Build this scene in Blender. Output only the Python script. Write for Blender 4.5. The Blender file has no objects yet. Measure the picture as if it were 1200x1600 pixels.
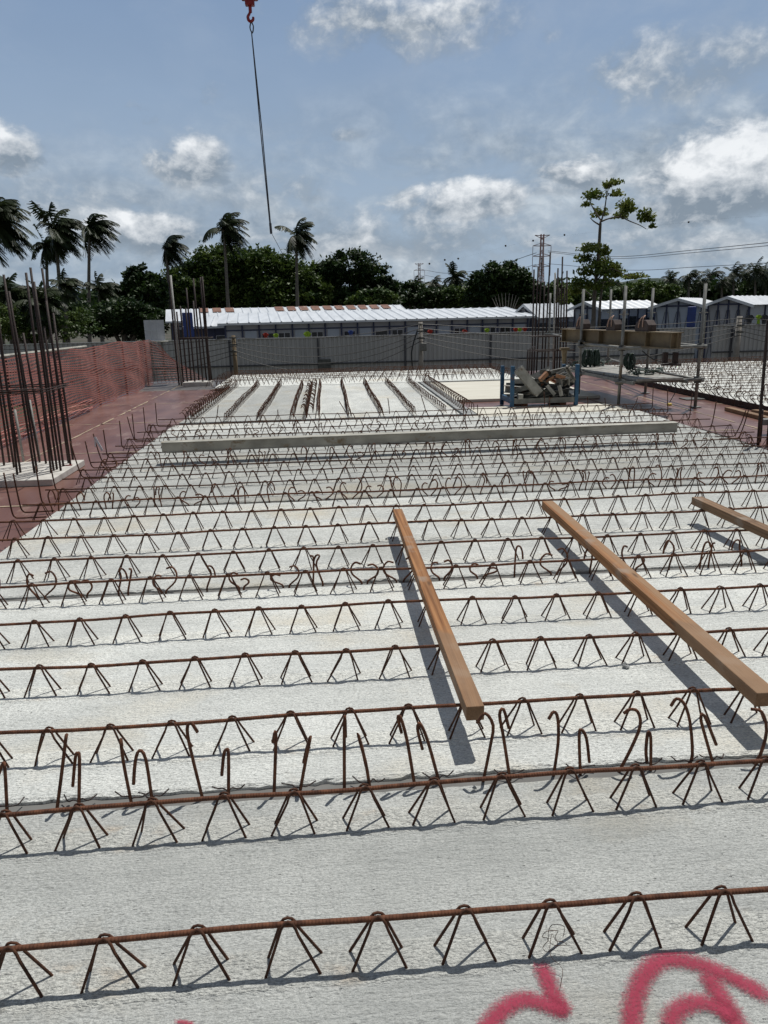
import bpy, math, random
import numpy as np
from math import sin, cos, pi, radians
from mathutils import Vector, Matrix
random.seed(7); rng = np.random.default_rng(7)
S = bpy.context.scene
COL = S.collection

# ------------------------------------------------------------ camera
TH, YA, RO, EYE, FPX = 0.26483301, 0.07030468, -0.02253935, 1.425, 1150.0
_f = Vector((sin(YA)*cos(TH), cos(YA)*cos(TH), -sin(TH)))
_r0 = Vector((cos(YA), -sin(YA), 0)); _u0 = _r0.cross(_f)
CR = _r0*cos(RO)+_u0*sin(RO); CU = -_r0*sin(RO)+_u0*cos(RO)
cam = bpy.data.objects.new('camera', bpy.data.cameras.new('camera')); COL.objects.link(cam)
cam.data.sensor_fit = 'HORIZONTAL'; cam.data.sensor_width = 36; cam.data.lens = FPX/1200*36
cam.data.clip_start = 0.05; cam.data.clip_end = 6000
cam.matrix_world = Matrix(((CR.x, CU.x, -_f.x, 0), (CR.y, CU.y, -_f.y, 0), (CR.z, CU.z, -_f.z, EYE), (0, 0, 0, 1)))
S.camera = cam
def ray(x, y): return (x-600)*CR-(y-800)*CU+FPX*_f
def at(x, y, z=0.0):            # photo pixel -> point on the level z
    d = ray(x, y); k = (z-EYE)/d.z; return Vector((d.x*k, d.y*k, z))
def atY(x, y, Y):               # photo pixel -> point on the upright plane at distance Y
    d = ray(x, y); k = Y/d.y; return Vector((d.x*k, Y, EYE+d.z*k))

# ------------------------------------------------------------ sun, sky, exposure
S.view_settings.view_transform = 'Standard'; S.view_settings.look = 'None'
S.view_settings.exposure = -0.3; S.view_settings.gamma = 1
SUNV = Vector((0.27, 0.33, 1.0)).normalized()          # towards the sun
sun = bpy.data.objects.new('sun', bpy.data.lights.new('sun', 'SUN')); COL.objects.link(sun)
sun.data.energy = 4.6; sun.data.angle = radians(0.5); sun.data.color = (1, 0.972, 0.925)
sun.rotation_euler = SUNV.to_track_quat('Z', 'Y').to_euler(); sun.location = (3, 4, 12)
W = bpy.data.worlds.new('World'); S.world = W; W.use_nodes = True
def world():
    nt = W.node_tree; N = nt.nodes; L = nt.links; N.clear()
    def m(op, a, b=None, c=None, clamp=False):
        n = N.new('ShaderNodeMath'); n.operation = op; n.use_clamp = clamp
        for i, v in enumerate((a, b, c)):
            if v is None: continue
            if isinstance(v, (int, float)): n.inputs[i].default_value = v
            else: L.new(v, n.inputs[i])
        return n.outputs[0]
    def mixc(f, a, b):
        n = N.new('ShaderNodeMix'); n.data_type = 'RGBA'
        for s, v in ((n.inputs[0], f), (n.inputs[6], a), (n.inputs[7], b)):
            if isinstance(v, (int, float)): s.default_value = v
            elif isinstance(v, tuple): s.default_value = v
            else: L.new(v, s)
        return n.outputs[2]
    tc = N.new('ShaderNodeTexCoord'); sep = N.new('ShaderNodeSeparateXYZ'); L.new(tc.outputs['Generated'], sep.inputs[0])
    az = m('ARCTAN2', sep.outputs[0], sep.outputs[1]); el = m('ARCSINE', sep.outputs[2])
    def noise(sc, det, rough, sx=1, sz=1, off=0, dist=0.0):
        cb = N.new('ShaderNodeCombineXYZ'); L.new(m('MULTIPLY', az, sx), cb.inputs[0]); L.new(m('MULTIPLY', el, sz), cb.inputs[1]); cb.inputs[2].default_value = off
        n = N.new('ShaderNodeTexNoise'); n.inputs['Scale'].default_value = sc; n.inputs['Detail'].default_value = det
        n.inputs['Roughness'].default_value = rough; n.inputs['Distortion'].default_value = dist
        L.new(cb.outputs[0], n.inputs['Vector']); return n.outputs[0]
    sky = N.new('ShaderNodeTexSky'); sky.sky_type = 'NISHITA'; sky.sun_disc = False
    sky.sun_elevation = math.asin(SUNV.z); sky.sun_rotation = math.atan2(SUNV.x, SUNV.y)
    sky.air_density = 1.0; sky.dust_density = 1.5; sky.ozone_density = 1.2
    vs = N.new('ShaderNodeVectorMath'); vs.operation = 'SCALE'; vs.inputs['Scale'].default_value = 0.075; L.new(sky.outputs[0], vs.inputs[0])
    skyc = vs.outputs[0]
    n1 = noise(5.5, 8, 0.62, 1, 1.9, 3.1, 0.3); n2 = noise(14, 8, 0.6, 1, 1.5, 8.3, 0.4); n3 = noise(2.2, 5, 0.55, 1, 2.4, 1.7)
    n4 = noise(45, 6, 0.6, 1, 1.3, 2.2, 0.2)
    azw = m('ADD', az, m('MULTIPLY', m('SUBTRACT', n2, 0.5), 0.09)); elw = m('ADD', el, m('MULTIPLY', m('SUBTRACT', n1, 0.5), 0.08))
    # thin high veil
    veil = m('MULTIPLY', m('SUBTRACT', n3, 0.36), 2.2, clamp=True)
    lowv = m('MULTIPLY', m('SUBTRACT', 0.42, el), 1.6, clamp=True)
    hz = m('MULTIPLY', m('SUBTRACT', 0.62, el), 1.9, clamp=True)
    vc = mixc(hz, (0.155, 0.30, 0.60, 1), (0.44, 0.56, 0.70, 1))
    base = m('ADD', 0.68, m('ADD', m('MULTIPLY', veil, 0.25), m('MULTIPLY', lowv, 0.5)), clamp=True)
    col = mixc(base, skyc, vc)
    wisp = m('MULTIPLY', m('MULTIPLY', m('SUBTRACT', n1, 0.47), 2.6, clamp=True), m('MULTIPLY', m('SUBTRACT', n3, 0.40), 4.0, clamp=True))
    col = mixc(m('MULTIPLY', wisp, 0.55), col, (0.55, 0.63, 0.74, 1))
    # (px, py, rx, ry, density, brightness)
    blobs = [(1150, 268, 118, 62, 1.35, 1.0), (1078, 282, 52, 44, 1.15, 0.95), (1100, 318, 90, 26, 1.1, .25), (620, 22, 130, 36, .85, .95), (700, 2, 80, 22, .8, .9), (300, 248, 56, 34, 1.1, .95),
             (12, 232, 44, 28, 1.1, .95), (735, 322, 95, 34, 1.2, 1.0), (650, 350, 60, 26, .8, .6), (905, 268, 62, 20, 1.0, .95), (850, 300, 60, 14, .5, .6),
             (235, 362, 85, 30, 1.1, .85), (1070, 105, 150, 50, .6, .65), (1010, 150, 90, 30, .35, .5), (535, 206, 50, 14, .5, .55), (845, 52, 45, 14, .35, .5),
             (315, 150, 40, 18, .35, .4), (220, 188, 25, 14, .4, .5), (1000, 330, 90, 22, .6, .6), (600, 372, 260, 34, .62, .75), (120, 320, 150, 44, .45, .55), (640, 40, 200, 46, .5, .8), (1000, 385, 260, 30, .55, .6), (400, 300, 120, 30, .4, .5), (470, 300, 50, 20, .45, .4), (470, 345, 50, 16, .5, .5), (90, 290, 90, 26, .4, .35)]
    den = None; bri = None
    for px, py, rx, ry, d, b in blobs:
        v = ray(px, py).normalized(); a = math.atan2(v.x, v.y); e = math.asin(v.z)
        da = m('MULTIPLY', m('SUBTRACT', azw, a), 1150/rx); de = m('MULTIPLY', m('SUBTRACT', elw, e), 1150/ry)
        q = m('ADD', m('MULTIPLY', da, da), m('MULTIPLY', de, de))
        g = m('MULTIPLY', m('SUBTRACT', 1.35, q, clamp=False), 0.9, clamp=True)
        g = m('MULTIPLY', g, d)
        h = m('MULTIPLY', m('MULTIPLY', m('ADD', m('MULTIPLY', de, 0.62), 0.27, clamp=True), g), b)
        den = g if den is None else m('MAXIMUM', den, g); bri = h if bri is None else m('MAXIMUM', bri, h)
    edge = m('ADD', den, m('MULTIPLY', m('SUBTRACT', n2, 0.53), 1.9))
    edge = m('ADD', edge, m('MULTIPLY', m('SUBTRACT', n4, 0.5), 0.8))
    mask = m('MULTIPLY', m('SUBTRACT', edge, 0.12), 1.25, clamp=True); mask = m('MULTIPLY', mask, m('MULTIPLY', den, 2.2, clamp=True))
    b2 = m('ADD', m('MULTIPLY', bri, 1.4), m('MULTIPLY', m('SUBTRACT', n4, 0.52), 1.7), clamp=True); b2 = m('ADD', b2, m('MULTIPLY', m('SUBTRACT', n2, 0.5), 1.5), clamp=True)
    # grey cloud banks low over the horizon
    bankn = m('ADD', m('MULTIPLY', n1, 0.6), m('MULTIPLY', n2, 0.4))
    side = m('ADD', 0.5, m('MULTIPLY', az, 0.9), clamp=True)
    bank = m('MULTIPLY', m('MULTIPLY', m('SUBTRACT', m('ADD', 0.20, m('MULTIPLY', side, 0.13)), el), 7.0, clamp=True), m('MULTIPLY', m('SUBTRACT', bankn, 0.40), 6.0, clamp=True))
    col = mixc(m('MULTIPLY', bank, 0.85), col, mixc(m('MULTIPLY', m('SUBTRACT', m('ADD', m('MULTIPLY', n2, 0.7), m('MULTIPLY', n4, 0.3)), 0.42), 4.6, clamp=True), (0.28, 0.35, 0.43, 1), (0.72, 0.80, 0.87, 1)))
    ccol = mixc(b2, (0.29, 0.36, 0.44, 1), (1.12, 1.15, 1.18, 1))
    col = mixc(m('MULTIPLY', mask, 0.92), col, ccol)
    # unseen grey cloud added overhead and behind, to neutralise and dim the sky fill
    up = m('MULTIPLY', m('SUBTRACT', el, 0.40), 3.0, clamp=True); bk = m('MULTIPLY', m('MULTIPLY', sep.outputs[1], -1.0), 1.6, clamp=True)
    oc = m('MULTIPLY', m('MAXIMUM', up, bk), m('ADD', 0.45, m('MULTIPLY', n3, 0.8)), clamp=True)
    col = mixc(oc, col, (0.25, 0.26, 0.275, 1))
    bg = N.new('ShaderNodeBackground'); L.new(col, bg.inputs[0]); bg.inputs[1].default_value = 1.0
    out = N.new('ShaderNodeOutputWorld'); L.new(bg.outputs[0], out.inputs[0])
world()

# ------------------------------------------------------------ helpers
class MB:
    def __init__(s): s.v = []; s.f = []; s.a = []
    def quad(s, a, b, c, d):
        n = len(s.v); s.v += [tuple(a), tuple(b), tuple(c), tuple(d)]; s.f.append((n, n+1, n+2, n+3)); return s
    def poly(s, pts):
        n = len(s.v); s.v += [tuple(p) for p in pts]; s.f.append(tuple(range(n, n+len(pts)))); return s
    def box(s, x0, y0, z0, x1, y1, z1, M=None):
        n = len(s.v); P = [(x0, y0, z0), (x1, y0, z0), (x1, y1, z0), (x0, y1, z0), (x0, y0, z1), (x1, y0, z1), (x1, y1, z1), (x0, y1, z1)]
        if M is not None: P = [tuple(M @ Vector(p)) for p in P]
        s.v += P; s.f += [tuple(n+i for i in q) for q in ((0, 3, 2, 1), (4, 5, 6, 7), (0, 1, 5, 4), (1, 2, 6, 5), (2, 3, 7, 6), (3, 0, 4, 7))]; return s
    def beam(s, p, q, w, h, up=(0, 0, 1), prof=None):      # bar from p to q, width w, height h (centred), or a closed profile
        p = Vector(p); q = Vector(q); d = (q-p).normalized(); up = Vector(up)
        sd = d.cross(up).normalized(); u = sd.cross(d).normalized()
        pr = prof or [(-w/2, -h/2), (w/2, -h/2), (w/2, h/2), (-w/2, h/2)]
        n = len(s.v); k = len(pr)
        for c in (p, q): s.v += [tuple(c+sd*a+u*b) for a, b in pr]
        s.f += [(n+i, n+(i+1) % k, n+k+(i+1) % k, n+k+i) for i in range(k)]
        s.f += [tuple(n+i for i in reversed(range(k))), tuple(n+k+i for i in range(k))]; return s
    def tube(s, pts, r, n=6, cap=True):
        pts = [Vector(p) for p in pts]; m = len(pts); rr = r if isinstance(r, (list, tuple)) else [r]*m
        base = len(s.v); t = (pts[1]-pts[0]).normalized()
        a = t.cross(Vector((0, 0, 1)));
        if a.length < .1: a = t.cross(Vector((1, 0, 0)))
        a.normalize()
        for i in range(m):
            if i == 0: t = pts[1]-pts[0]
            elif i == m-1: t = pts[-1]-pts[-2]
            else: t = (pts[i+1]-pts[i]).normalized()+(pts[i]-pts[i-1]).normalized()
            if t.length < 1e-9: t = pts[min(i+1, m-1)]-pts[i-1]
            t.normalize(); a = (a-t*a.dot(t)); a.normalize(); b = t.cross(a)
            for k in range(n):
                w = 2*pi*k/n; s.v.append(tuple(pts[i]+(a*cos(w)+b*sin(w))*rr[i]))
        for i in range(m-1):
            for k in range(n):
                s.f.append((base+i*n+k, base+i*n+(k+1) % n, base+(i+1)*n+(k+1) % n, base+(i+1)*n+k))
        if cap: s.f.append(tuple(base+k for k in reversed(range(n)))); s.f.append(tuple(base+(m-1)*n+k for k in range(n)))
        return s
    def ball(s, c, r, n=8, m=6, sz=1.0):
        c = Vector(c); b = len(s.v)
        for i in range(m+1):
            th = pi*i/m
            for k in range(n): w = 2*pi*k/n; s.v.append((c.x+r*sin(th)*cos(w), c.y+r*sin(th)*sin(w), c.z+r*sz*cos(th)))
        for i in range(m):
            for k in range(n): s.f.append((b+i*n+k, b+(i+1)*n+k, b+(i+1)*n+(k+1) % n, b+i*n+(k+1) % n))
        return s
    def build(s, name, mat, parent=None, smooth=False, bevel=0):
        me = bpy.data.meshes.new(name); me.from_pydata(s.v, [], s.f); me.validate(); me.update()
        o = bpy.data.objects.new(name, me); COL.objects.link(o)
        if mat: me.materials.append(mat)
        if smooth: me.polygons.foreach_set('use_smooth', [True]*len(me.polygons))
        if parent: o.parent = parent
        if bevel:
            b = o.modifiers.new('bevel', 'BEVEL'); b.width = bevel; b.segments = 2; b.limit_method = 'ANGLE'
        return o
def smooth_path(P, k=4):
    P = [Vector(p) for p in P]; out = []
    Q = [P[0]*2-P[1]]+P+[P[-1]*2-P[-2]]
    for i in range(1, len(Q)-2):
        for j in range(k):
            t = j/k; a, b, c, d = Q[i-1:i+3]
            out.append(0.5*((2*b)+(c-a)*t+(2*a-5*b+4*c-d)*t*t+(3*b-a-3*c+d)*t**3))
    out.append(P[-1]); return out
def tag(o, label=None, cat=None, group=None, kind=None):
    if label: o['label'] = label
    if cat: o['category'] = cat
    if group: o['group'] = group
    if kind: o['kind'] = kind
    return o
def empty(name, loc, label, cat, group=None, rz=0):
    o = bpy.data.objects.new(name, None); COL.objects.link(o); o.empty_display_size = .2
    o.location = loc; o.rotation_euler = (0, 0, rz); bpy.context.view_layer.update() if False else None
    return tag(o, label, cat, group)
def local(root_loc): return Matrix.Translation(-Vector(root_loc))
def shift(mb, loc):
    l = Vector(loc); mb.v = [(x-l.x, y-l.y, z-l.z) for x, y, z in mb.v]; return mb
ORD = ['first', 'second', 'third', 'fourth', 'fifth', 'sixth', 'seventh', 'eighth', 'ninth', 'tenth', 'eleventh', 'twelfth', 'thirteenth', 'fourteenth', 'fifteenth', 'sixteenth']

# ------------------------------------------------------------ materials
def mat(name, c1, c2=None, scale=4, rough=.8, metal=0, bump=0, bscale=60, stretch=(1, 1, 1), det=6, coord='Object', c3=None, s3=1.0, t3=.55, spec=.5, bdist=.004, contrast=1.0, wave=None, trans=None):
    M = bpy.data.materials.new(name); M.use_nodes = True; nt = M.node_tree; N = nt.nodes; L = nt.links
    b = N['Principled BSDF']; b.inputs['Roughness'].default_value = rough; b.inputs['Metallic'].default_value = metal
    b.inputs['Specular IOR Level'].default_value = spec
    if coord == 'World': g = N.new('ShaderNodeNewGeometry'); vec = g.outputs['Position']
    else: g = N.new('ShaderNodeTexCoord'); vec = g.outputs['Object']
    mp = N.new('ShaderNodeMapping'); mp.inputs['Scale'].default_value = stretch; L.new(vec, mp.inputs[0])
    oi = N.new('ShaderNodeObjectInfo'); ad = N.new('ShaderNodeVectorMath'); ad.operation = 'ADD'; L.new(mp.outputs[0], ad.inputs[0])
    if coord != 'World':
        ms = N.new('ShaderNodeMath'); ms.operation = 'MULTIPLY'; ms.inputs[1].default_value = 37; L.new(oi.outputs['Random'], ms.inputs[0]); L.new(ms.outputs[0], ad.inputs[1])
    v = ad.outputs[0]
    n = N.new('ShaderNodeTexNoise'); n.inputs['Scale'].default_value = scale; n.inputs['Detail'].default_value = det; L.new(v, n.inputs['Vector'])
    r = N.new('ShaderNodeMapRange'); r.inputs[1].default_value = .5-.22/contrast; r.inputs[2].default_value = .5+.22/contrast; L.new(n.outputs[0], r.inputs[0])
    mx = N.new('ShaderNodeMix'); mx.data_type = 'RGBA'; L.new(r.outputs[0], mx.inputs[0])
    mx.inputs[6].default_value = (*c1, 1); mx.inputs[7].default_value = (*(c2 or c1), 1); col = mx.outputs[2]
    if c3:
        n3 = N.new('ShaderNodeTexNoise'); n3.inputs['Scale'].default_value = s3; n3.inputs['Detail'].default_value = 7; n3.inputs['Roughness'].default_value = .65; L.new(v, n3.inputs['Vector'])
        r3 = N.new('ShaderNodeMapRange'); r3.inputs[1].default_value = t3; r3.inputs[2].default_value = t3+.1; L.new(n3.outputs[0], r3.inputs[0])
        m3 = N.new('ShaderNodeMix'); m3.data_type = 'RGBA'; L.new(r3.outputs[0], m3.inputs[0]); L.new(col, m3.inputs[6]); m3.inputs[7].default_value = (*c3, 1); col = m3.outputs[2]
    L.new(col, b.inputs['Base Color'])
    if bump:
        nb = N.new('ShaderNodeTexNoise'); nb.inputs['Scale'].default_value = bscale; nb.inputs['Detail'].default_value = 5; L.new(v, nb.inputs['Vector'])
        bm = N.new('ShaderNodeBump'); bm.inputs['Strength'].default_value = bump; bm.inputs['Distance'].default_value = bdist; L.new(nb.outputs[0], bm.inputs['Height']); L.new(bm.outputs[0], b.inputs['Normal'])
    return M
RUST = mat('rust', (.036, .016, .010), (.11, .048, .026), 60, .85, 0, .5, 350, bdist=.001, contrast=1.2, spec=.3)
RUSTB = mat('rust_bright', (.055, .022, .013), (.19, .080, .042), 45, .85, 0, .5, 300, bdist=.001, spec=.3)
DARKBAR = mat('dark_bar', (.014, .010, .009), (.045, .022, .016), 40, .7, 0, .8, 90, stretch=(1, 1, 2), bdist=.003)
GALV = mat('galvanised', (.13, .13, .12), (.25, .25, .23), 9, .6, .3, .15, 60, c3=(.16, .11, .07), s3=3, t3=.6)
GREYP = mat('grey_tube', (.25, .25, .23), (.38, .37, .34), 20, .6)
PLY = mat('film_ply', (.105, .046, .037), (.21, .11, .085), 2.2, .33, 0, .1, 20, coord='World', c3=(.27, .18, .145), s3=2.6, t3=.58, spec=.35, stretch=(1.5, .6, 1), contrast=1.0)
PLYG = mat('film_ply_grey', (.06, .055, .055), (.12, .11, .10), 3, .5, 0, .1, 20, coord='World', c3=(.2, .17, .14), s3=2, t3=.62)
DUST = mat('joint_tape', (.30, .23, .16), (.42, .34, .24), 8, .9, coord='World')
PADC = mat('pad_concrete', (.42, .40, .36), (.60, .58, .53), 9, .9, 0, .4, 80, coord='World')
PALE = mat('pale_paint', (.26, .25, .21), (.48, .46, .39), 3.5, .6, 0, .2, 40, stretch=(1.5, 2, 2), c3=(.22, .16, .09), s3=4.5, t3=.58, det=9)
YSLAB = mat('pale_slab', (.52, .49, .40), (.66, .64, .56), 2, .85, 0, .2, 40, stretch=(.5, 5, 1), coord='World')
FENCEM = mat('fence_sheet', (.40, .40, .395), (.50, .50, .49), 1.2, .55, .2, stretch=(1, 1, .25))
FENCEP = mat('fence_post', (.05, .052, .06), (.09, .09, .10), 5, .6)
ROOFW = mat('roof_white', (.50, .53, .56), (.66, .69, .72), 1.5, .5, .0, stretch=(2, .3, 1), c3=(.48, .50, .52), s3=.8, t3=.6)
ROOFR = mat('roof_rust', (.13, .055, .035), (.24, .12, .08), 2.5, .8, c3=(.62, .58, .54), s3=1.3, t3=.62)
WALLW = mat('hut_wall', (.32, .33, .36), (.40, .41, .44), 1.5, .6)
WALLB = mat('hut_wall_blue', (.34, .39, .47), (.42, .47, .54), 1.5, .6)
NAVY = mat('navy_steel', (.022, .030, .075), (.03, .04, .10), 5, .5)
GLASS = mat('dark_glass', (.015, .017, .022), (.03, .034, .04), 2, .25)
DOORB = mat('door_blue', (.12, .19, .35), (.16, .24, .42), 3, .5)
BLUE = mat('blue_paint', (.018, .065, .13), (.035, .11, .20), 14, .55, .2, .2, 60, c3=(.12, .07, .05), s3=9, t3=.6)
TARP = mat('blue_tarp', (.015, .035, .15), (.02, .055, .24), 4, .5)
YSTEEL = mat('weathered_steel', (.12, .085, .045), (.21, .16, .09), 5, .65, .1, .3, 60, c3=(.07, .05, .032), s3=5, t3=.60)
BRICKP = mat('brown_bracket', (.045, .034, .032), (.09, .065, .058), 12, .8, .2, .2, 50)
SCRAPW = mat('scrap_pale', (.17, .17, .15), (.40, .39, .35), 10, .6, .1, .2, 50, c3=(.13, .085, .05), s3=7, t3=.54)
SCRAPD = mat('scrap_dark', (.05, .055, .05), (.13, .13, .12), 10, .6)
SCRAPB = mat('scrap_brown', (.22, .09, .04), (.36, .20, .11), 10, .7)
NET = mat('net_orange', (.30, .095, .075), (.46, .19, .15), 6, .6)
GREENC = mat('cable_green', (.012, .028, .02), (.03, .06, .04), 20, .5)
CABLE = mat('cable_black', (.012, .012, .012), (.02, .02, .02), 20, .5)
ROPE = mat('rope', (.40, .24, .18), (.52, .36, .28), 20, .9)
YEL = mat('yellow_clip', (.5, .36, .05), (.6, .45, .1), 20, .6)
RED = mat('red_paint', (.20, .008, .012), (.30, .018, .02), 10, .4)
STEELC = mat('wire_rope', (.05, .05, .055), (.10, .10, .11), 60, .5, .6)
BARK = mat('bark', (.09, .075, .06), (.17, .15, .125), 6, .95, 0, .5, 20, stretch=(3, 3, .6))
PBARK = mat('palm_bark', (.11, .10, .085), (.20, .18, .155), 3, .95, 0, .5, 8, stretch=(1, 1, 4))
def ribs(M, ax=0, sc=40):
    nt = M.node_tree; N = nt.nodes; L = nt.links; tc = N.new('ShaderNodeTexCoord'); w = N.new('ShaderNodeTexWave'); w.bands_direction = 'XYZ'[ax]; w.inputs['Scale'].default_value = sc; w.inputs['Distortion'].default_value = .4; L.new(tc.outputs['Object'], w.inputs['Vector'])
    b = N.new('ShaderNodeBump'); b.inputs['Strength'].default_value = 1; b.inputs['Distance'].default_value = .0012; L.new(w.outputs[0], b.inputs['Height']); o = N['Principled BSDF'].inputs['Normal']; L.new(o.links[0].from_socket, b.inputs['Normal']); L.new(b.outputs[0], o)
ribs(RUSTB)
def leafmat(name, a, b):
    M = mat(name, a, b, .8, .55, coord='World', contrast=1.6, spec=.3); nt = M.node_tree
    bs = nt.nodes['Principled BSDF']; tr = nt.nodes.new('ShaderNodeBsdfTranslucent'); mx = nt.nodes.new('ShaderNodeMixShader'); mx.inputs[0].default_value = .22
    src = bs.inputs['Base Color'].links[0].from_socket
    nt.links.new(src, tr.inputs[0]); nt.links.new(bs.outputs[0], mx.inputs[1]); nt.links.new(tr.outputs[0], mx.inputs[2]); nt.links.new(mx.outputs[0], nt.nodes['Material Output'].inputs[0])
    return M
LEAFD = leafmat('leaf_dark', (.012, .030, .008), (.040, .072, .016))
LEAFM = leafmat('leaf_mid', (.028, .060, .012), (.095, .14, .028))
LEAFY = leafmat('leaf_light', (.07, .11, .015), (.17, .20, .035))
PALML = leafmat('leaf_palm', (.014, .024, .008), (.040, .056, .020))
GROUND = mat('ground', (.045, .040, .028), (.085, .07, .05), .3, .95, 0, .3, 4, coord='World', c3=(.025, .04, .014), s3=.12, t3=.5)
HILLM = mat('hill', (.018, .032, .022), (.032, .050, .030), .05, .95, 0, 1, .12, coord='World', bdist=3)
CLOTHR = mat('cloth_red', (.30, .025, .015), (.42, .05, .03), 8, .9)
CLOTHG = mat('cloth_lime', (.22, .36, .02), (.32, .48, .04), 8, .9)
CLOTHB = mat('cloth_blue', (.03, .06, .25), (.05, .09, .3), 8, .9)
WHITEP = mat('white_panel', (.50, .52, .55), (.60, .62, .66), 4, .5)
LINEN = mat('pole_concrete', (.24, .22, .19), (.34, .31, .27), 5, .85)
STRIP = mat('mortar_strip', (.24, .25, .245), (.36, .37, .36), 12, .85, 0, .3, 60)
LEDGE = mat('formed_ledge', (.14, .138, .130), (.20, .197, .187), 6, .9, 0, .2, 40, spec=.1)
def wood(name, a, b, c):
    M = mat(name, a, b, 2.2, .7, 0, .8, 5, stretch=(1, 34, 34), c3=c, s3=.30, t3=.52, bdist=.003, spec=.25, contrast=1.3, det=9); nt = M.node_tree; N = nt.nodes; L = nt.links
    bs = N['Principled BSDF']; src = bs.inputs['Base Color'].links[0].from_socket; tc = N.new('ShaderNodeTexCoord'); mp = N.new('ShaderNodeMapping'); mp.inputs['Scale'].default_value = (2.2, 9, 9); L.new(tc.outputs['Object'], mp.inputs[0])
    vo = N.new('ShaderNodeTexVoronoi'); vo.inputs['Scale'].default_value = 1.6; L.new(mp.outputs[0], vo.inputs['Vector']); r = N.new('ShaderNodeMapRange'); r.inputs[1].default_value = .06; r.inputs[2].default_value = .17; r.inputs[3].default_value = .8; r.inputs[4].default_value = 0; L.new(vo.outputs['Distance'], r.inputs[0])
    nz = N.new('ShaderNodeTexNoise'); nz.inputs['Scale'].default_value = 7; nz.inputs['Detail'].default_value = 8; L.new(tc.outputs['Object'], nz.inputs['Vector']); r2 = N.new('ShaderNodeMapRange'); r2.inputs[1].default_value = .57; r2.inputs[2].default_value = .68; r2.inputs[4].default_value = .55; L.new(nz.outputs[0], r2.inputs[0])
    m1 = N.new('ShaderNodeMix'); m1.data_type = 'RGBA'; L.new(r.outputs[0], m1.inputs[0]); L.new(src, m1.inputs[6]); m1.inputs[7].default_value = (.06, .028, .014, 1)
    m2 = N.new('ShaderNodeMix'); m2.data_type = 'RGBA'; L.new(r2.outputs[0], m2.inputs[0]); L.new(m1.outputs[2], m2.inputs[6]); m2.inputs[7].default_value = (.30, .25, .20, 1); sx = N.new('ShaderNodeSeparateXYZ'); L.new(tc.outputs['Object'], sx.inputs[0]); aa = N.new('ShaderNodeMath'); aa.operation = 'ADD'; n5 = N.new('ShaderNodeMath'); n5.operation = 'MULTIPLY'; n5.inputs[1].default_value = .5; L.new(nz.outputs[0], n5.inputs[0]); L.new(sx.outputs[0], aa.inputs[0]); L.new(n5.outputs[0], aa.inputs[1])
    r5 = N.new('ShaderNodeMapRange'); r5.inputs[1].default_value = .78; r5.inputs[2].default_value = .86; r5.inputs[3].default_value = .75; r5.inputs[4].default_value = 0; L.new(aa.outputs[0], r5.inputs[0])
    m5 = N.new('ShaderNodeMix'); m5.data_type = 'RGBA'; L.new(r5.outputs[0], m5.inputs[0]); L.new(m2.outputs[2], m5.inputs[6]); m6 = N.new('ShaderNodeMix'); m6.data_type = 'RGBA'; m6.blend_type = 'MIX'; L.new(nz.outputs[0], m6.inputs[0]); m6.inputs[6].default_value = (.15, .085, .045, 1); m6.inputs[7].default_value = (.33, .215, .13, 1); L.new(m6.outputs[2], m5.inputs[7]); L.new(m5.outputs[2], bs.inputs['Base Color'])
    return M
WOOD = wood('timber', (.17, .070, .024), (.36, .175, .070), (.29, .175, .095))
WOOD2 = wood('timber_dull', (.13, .075, .04), (.24, .145, .08), (.27, .18, .11))

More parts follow.
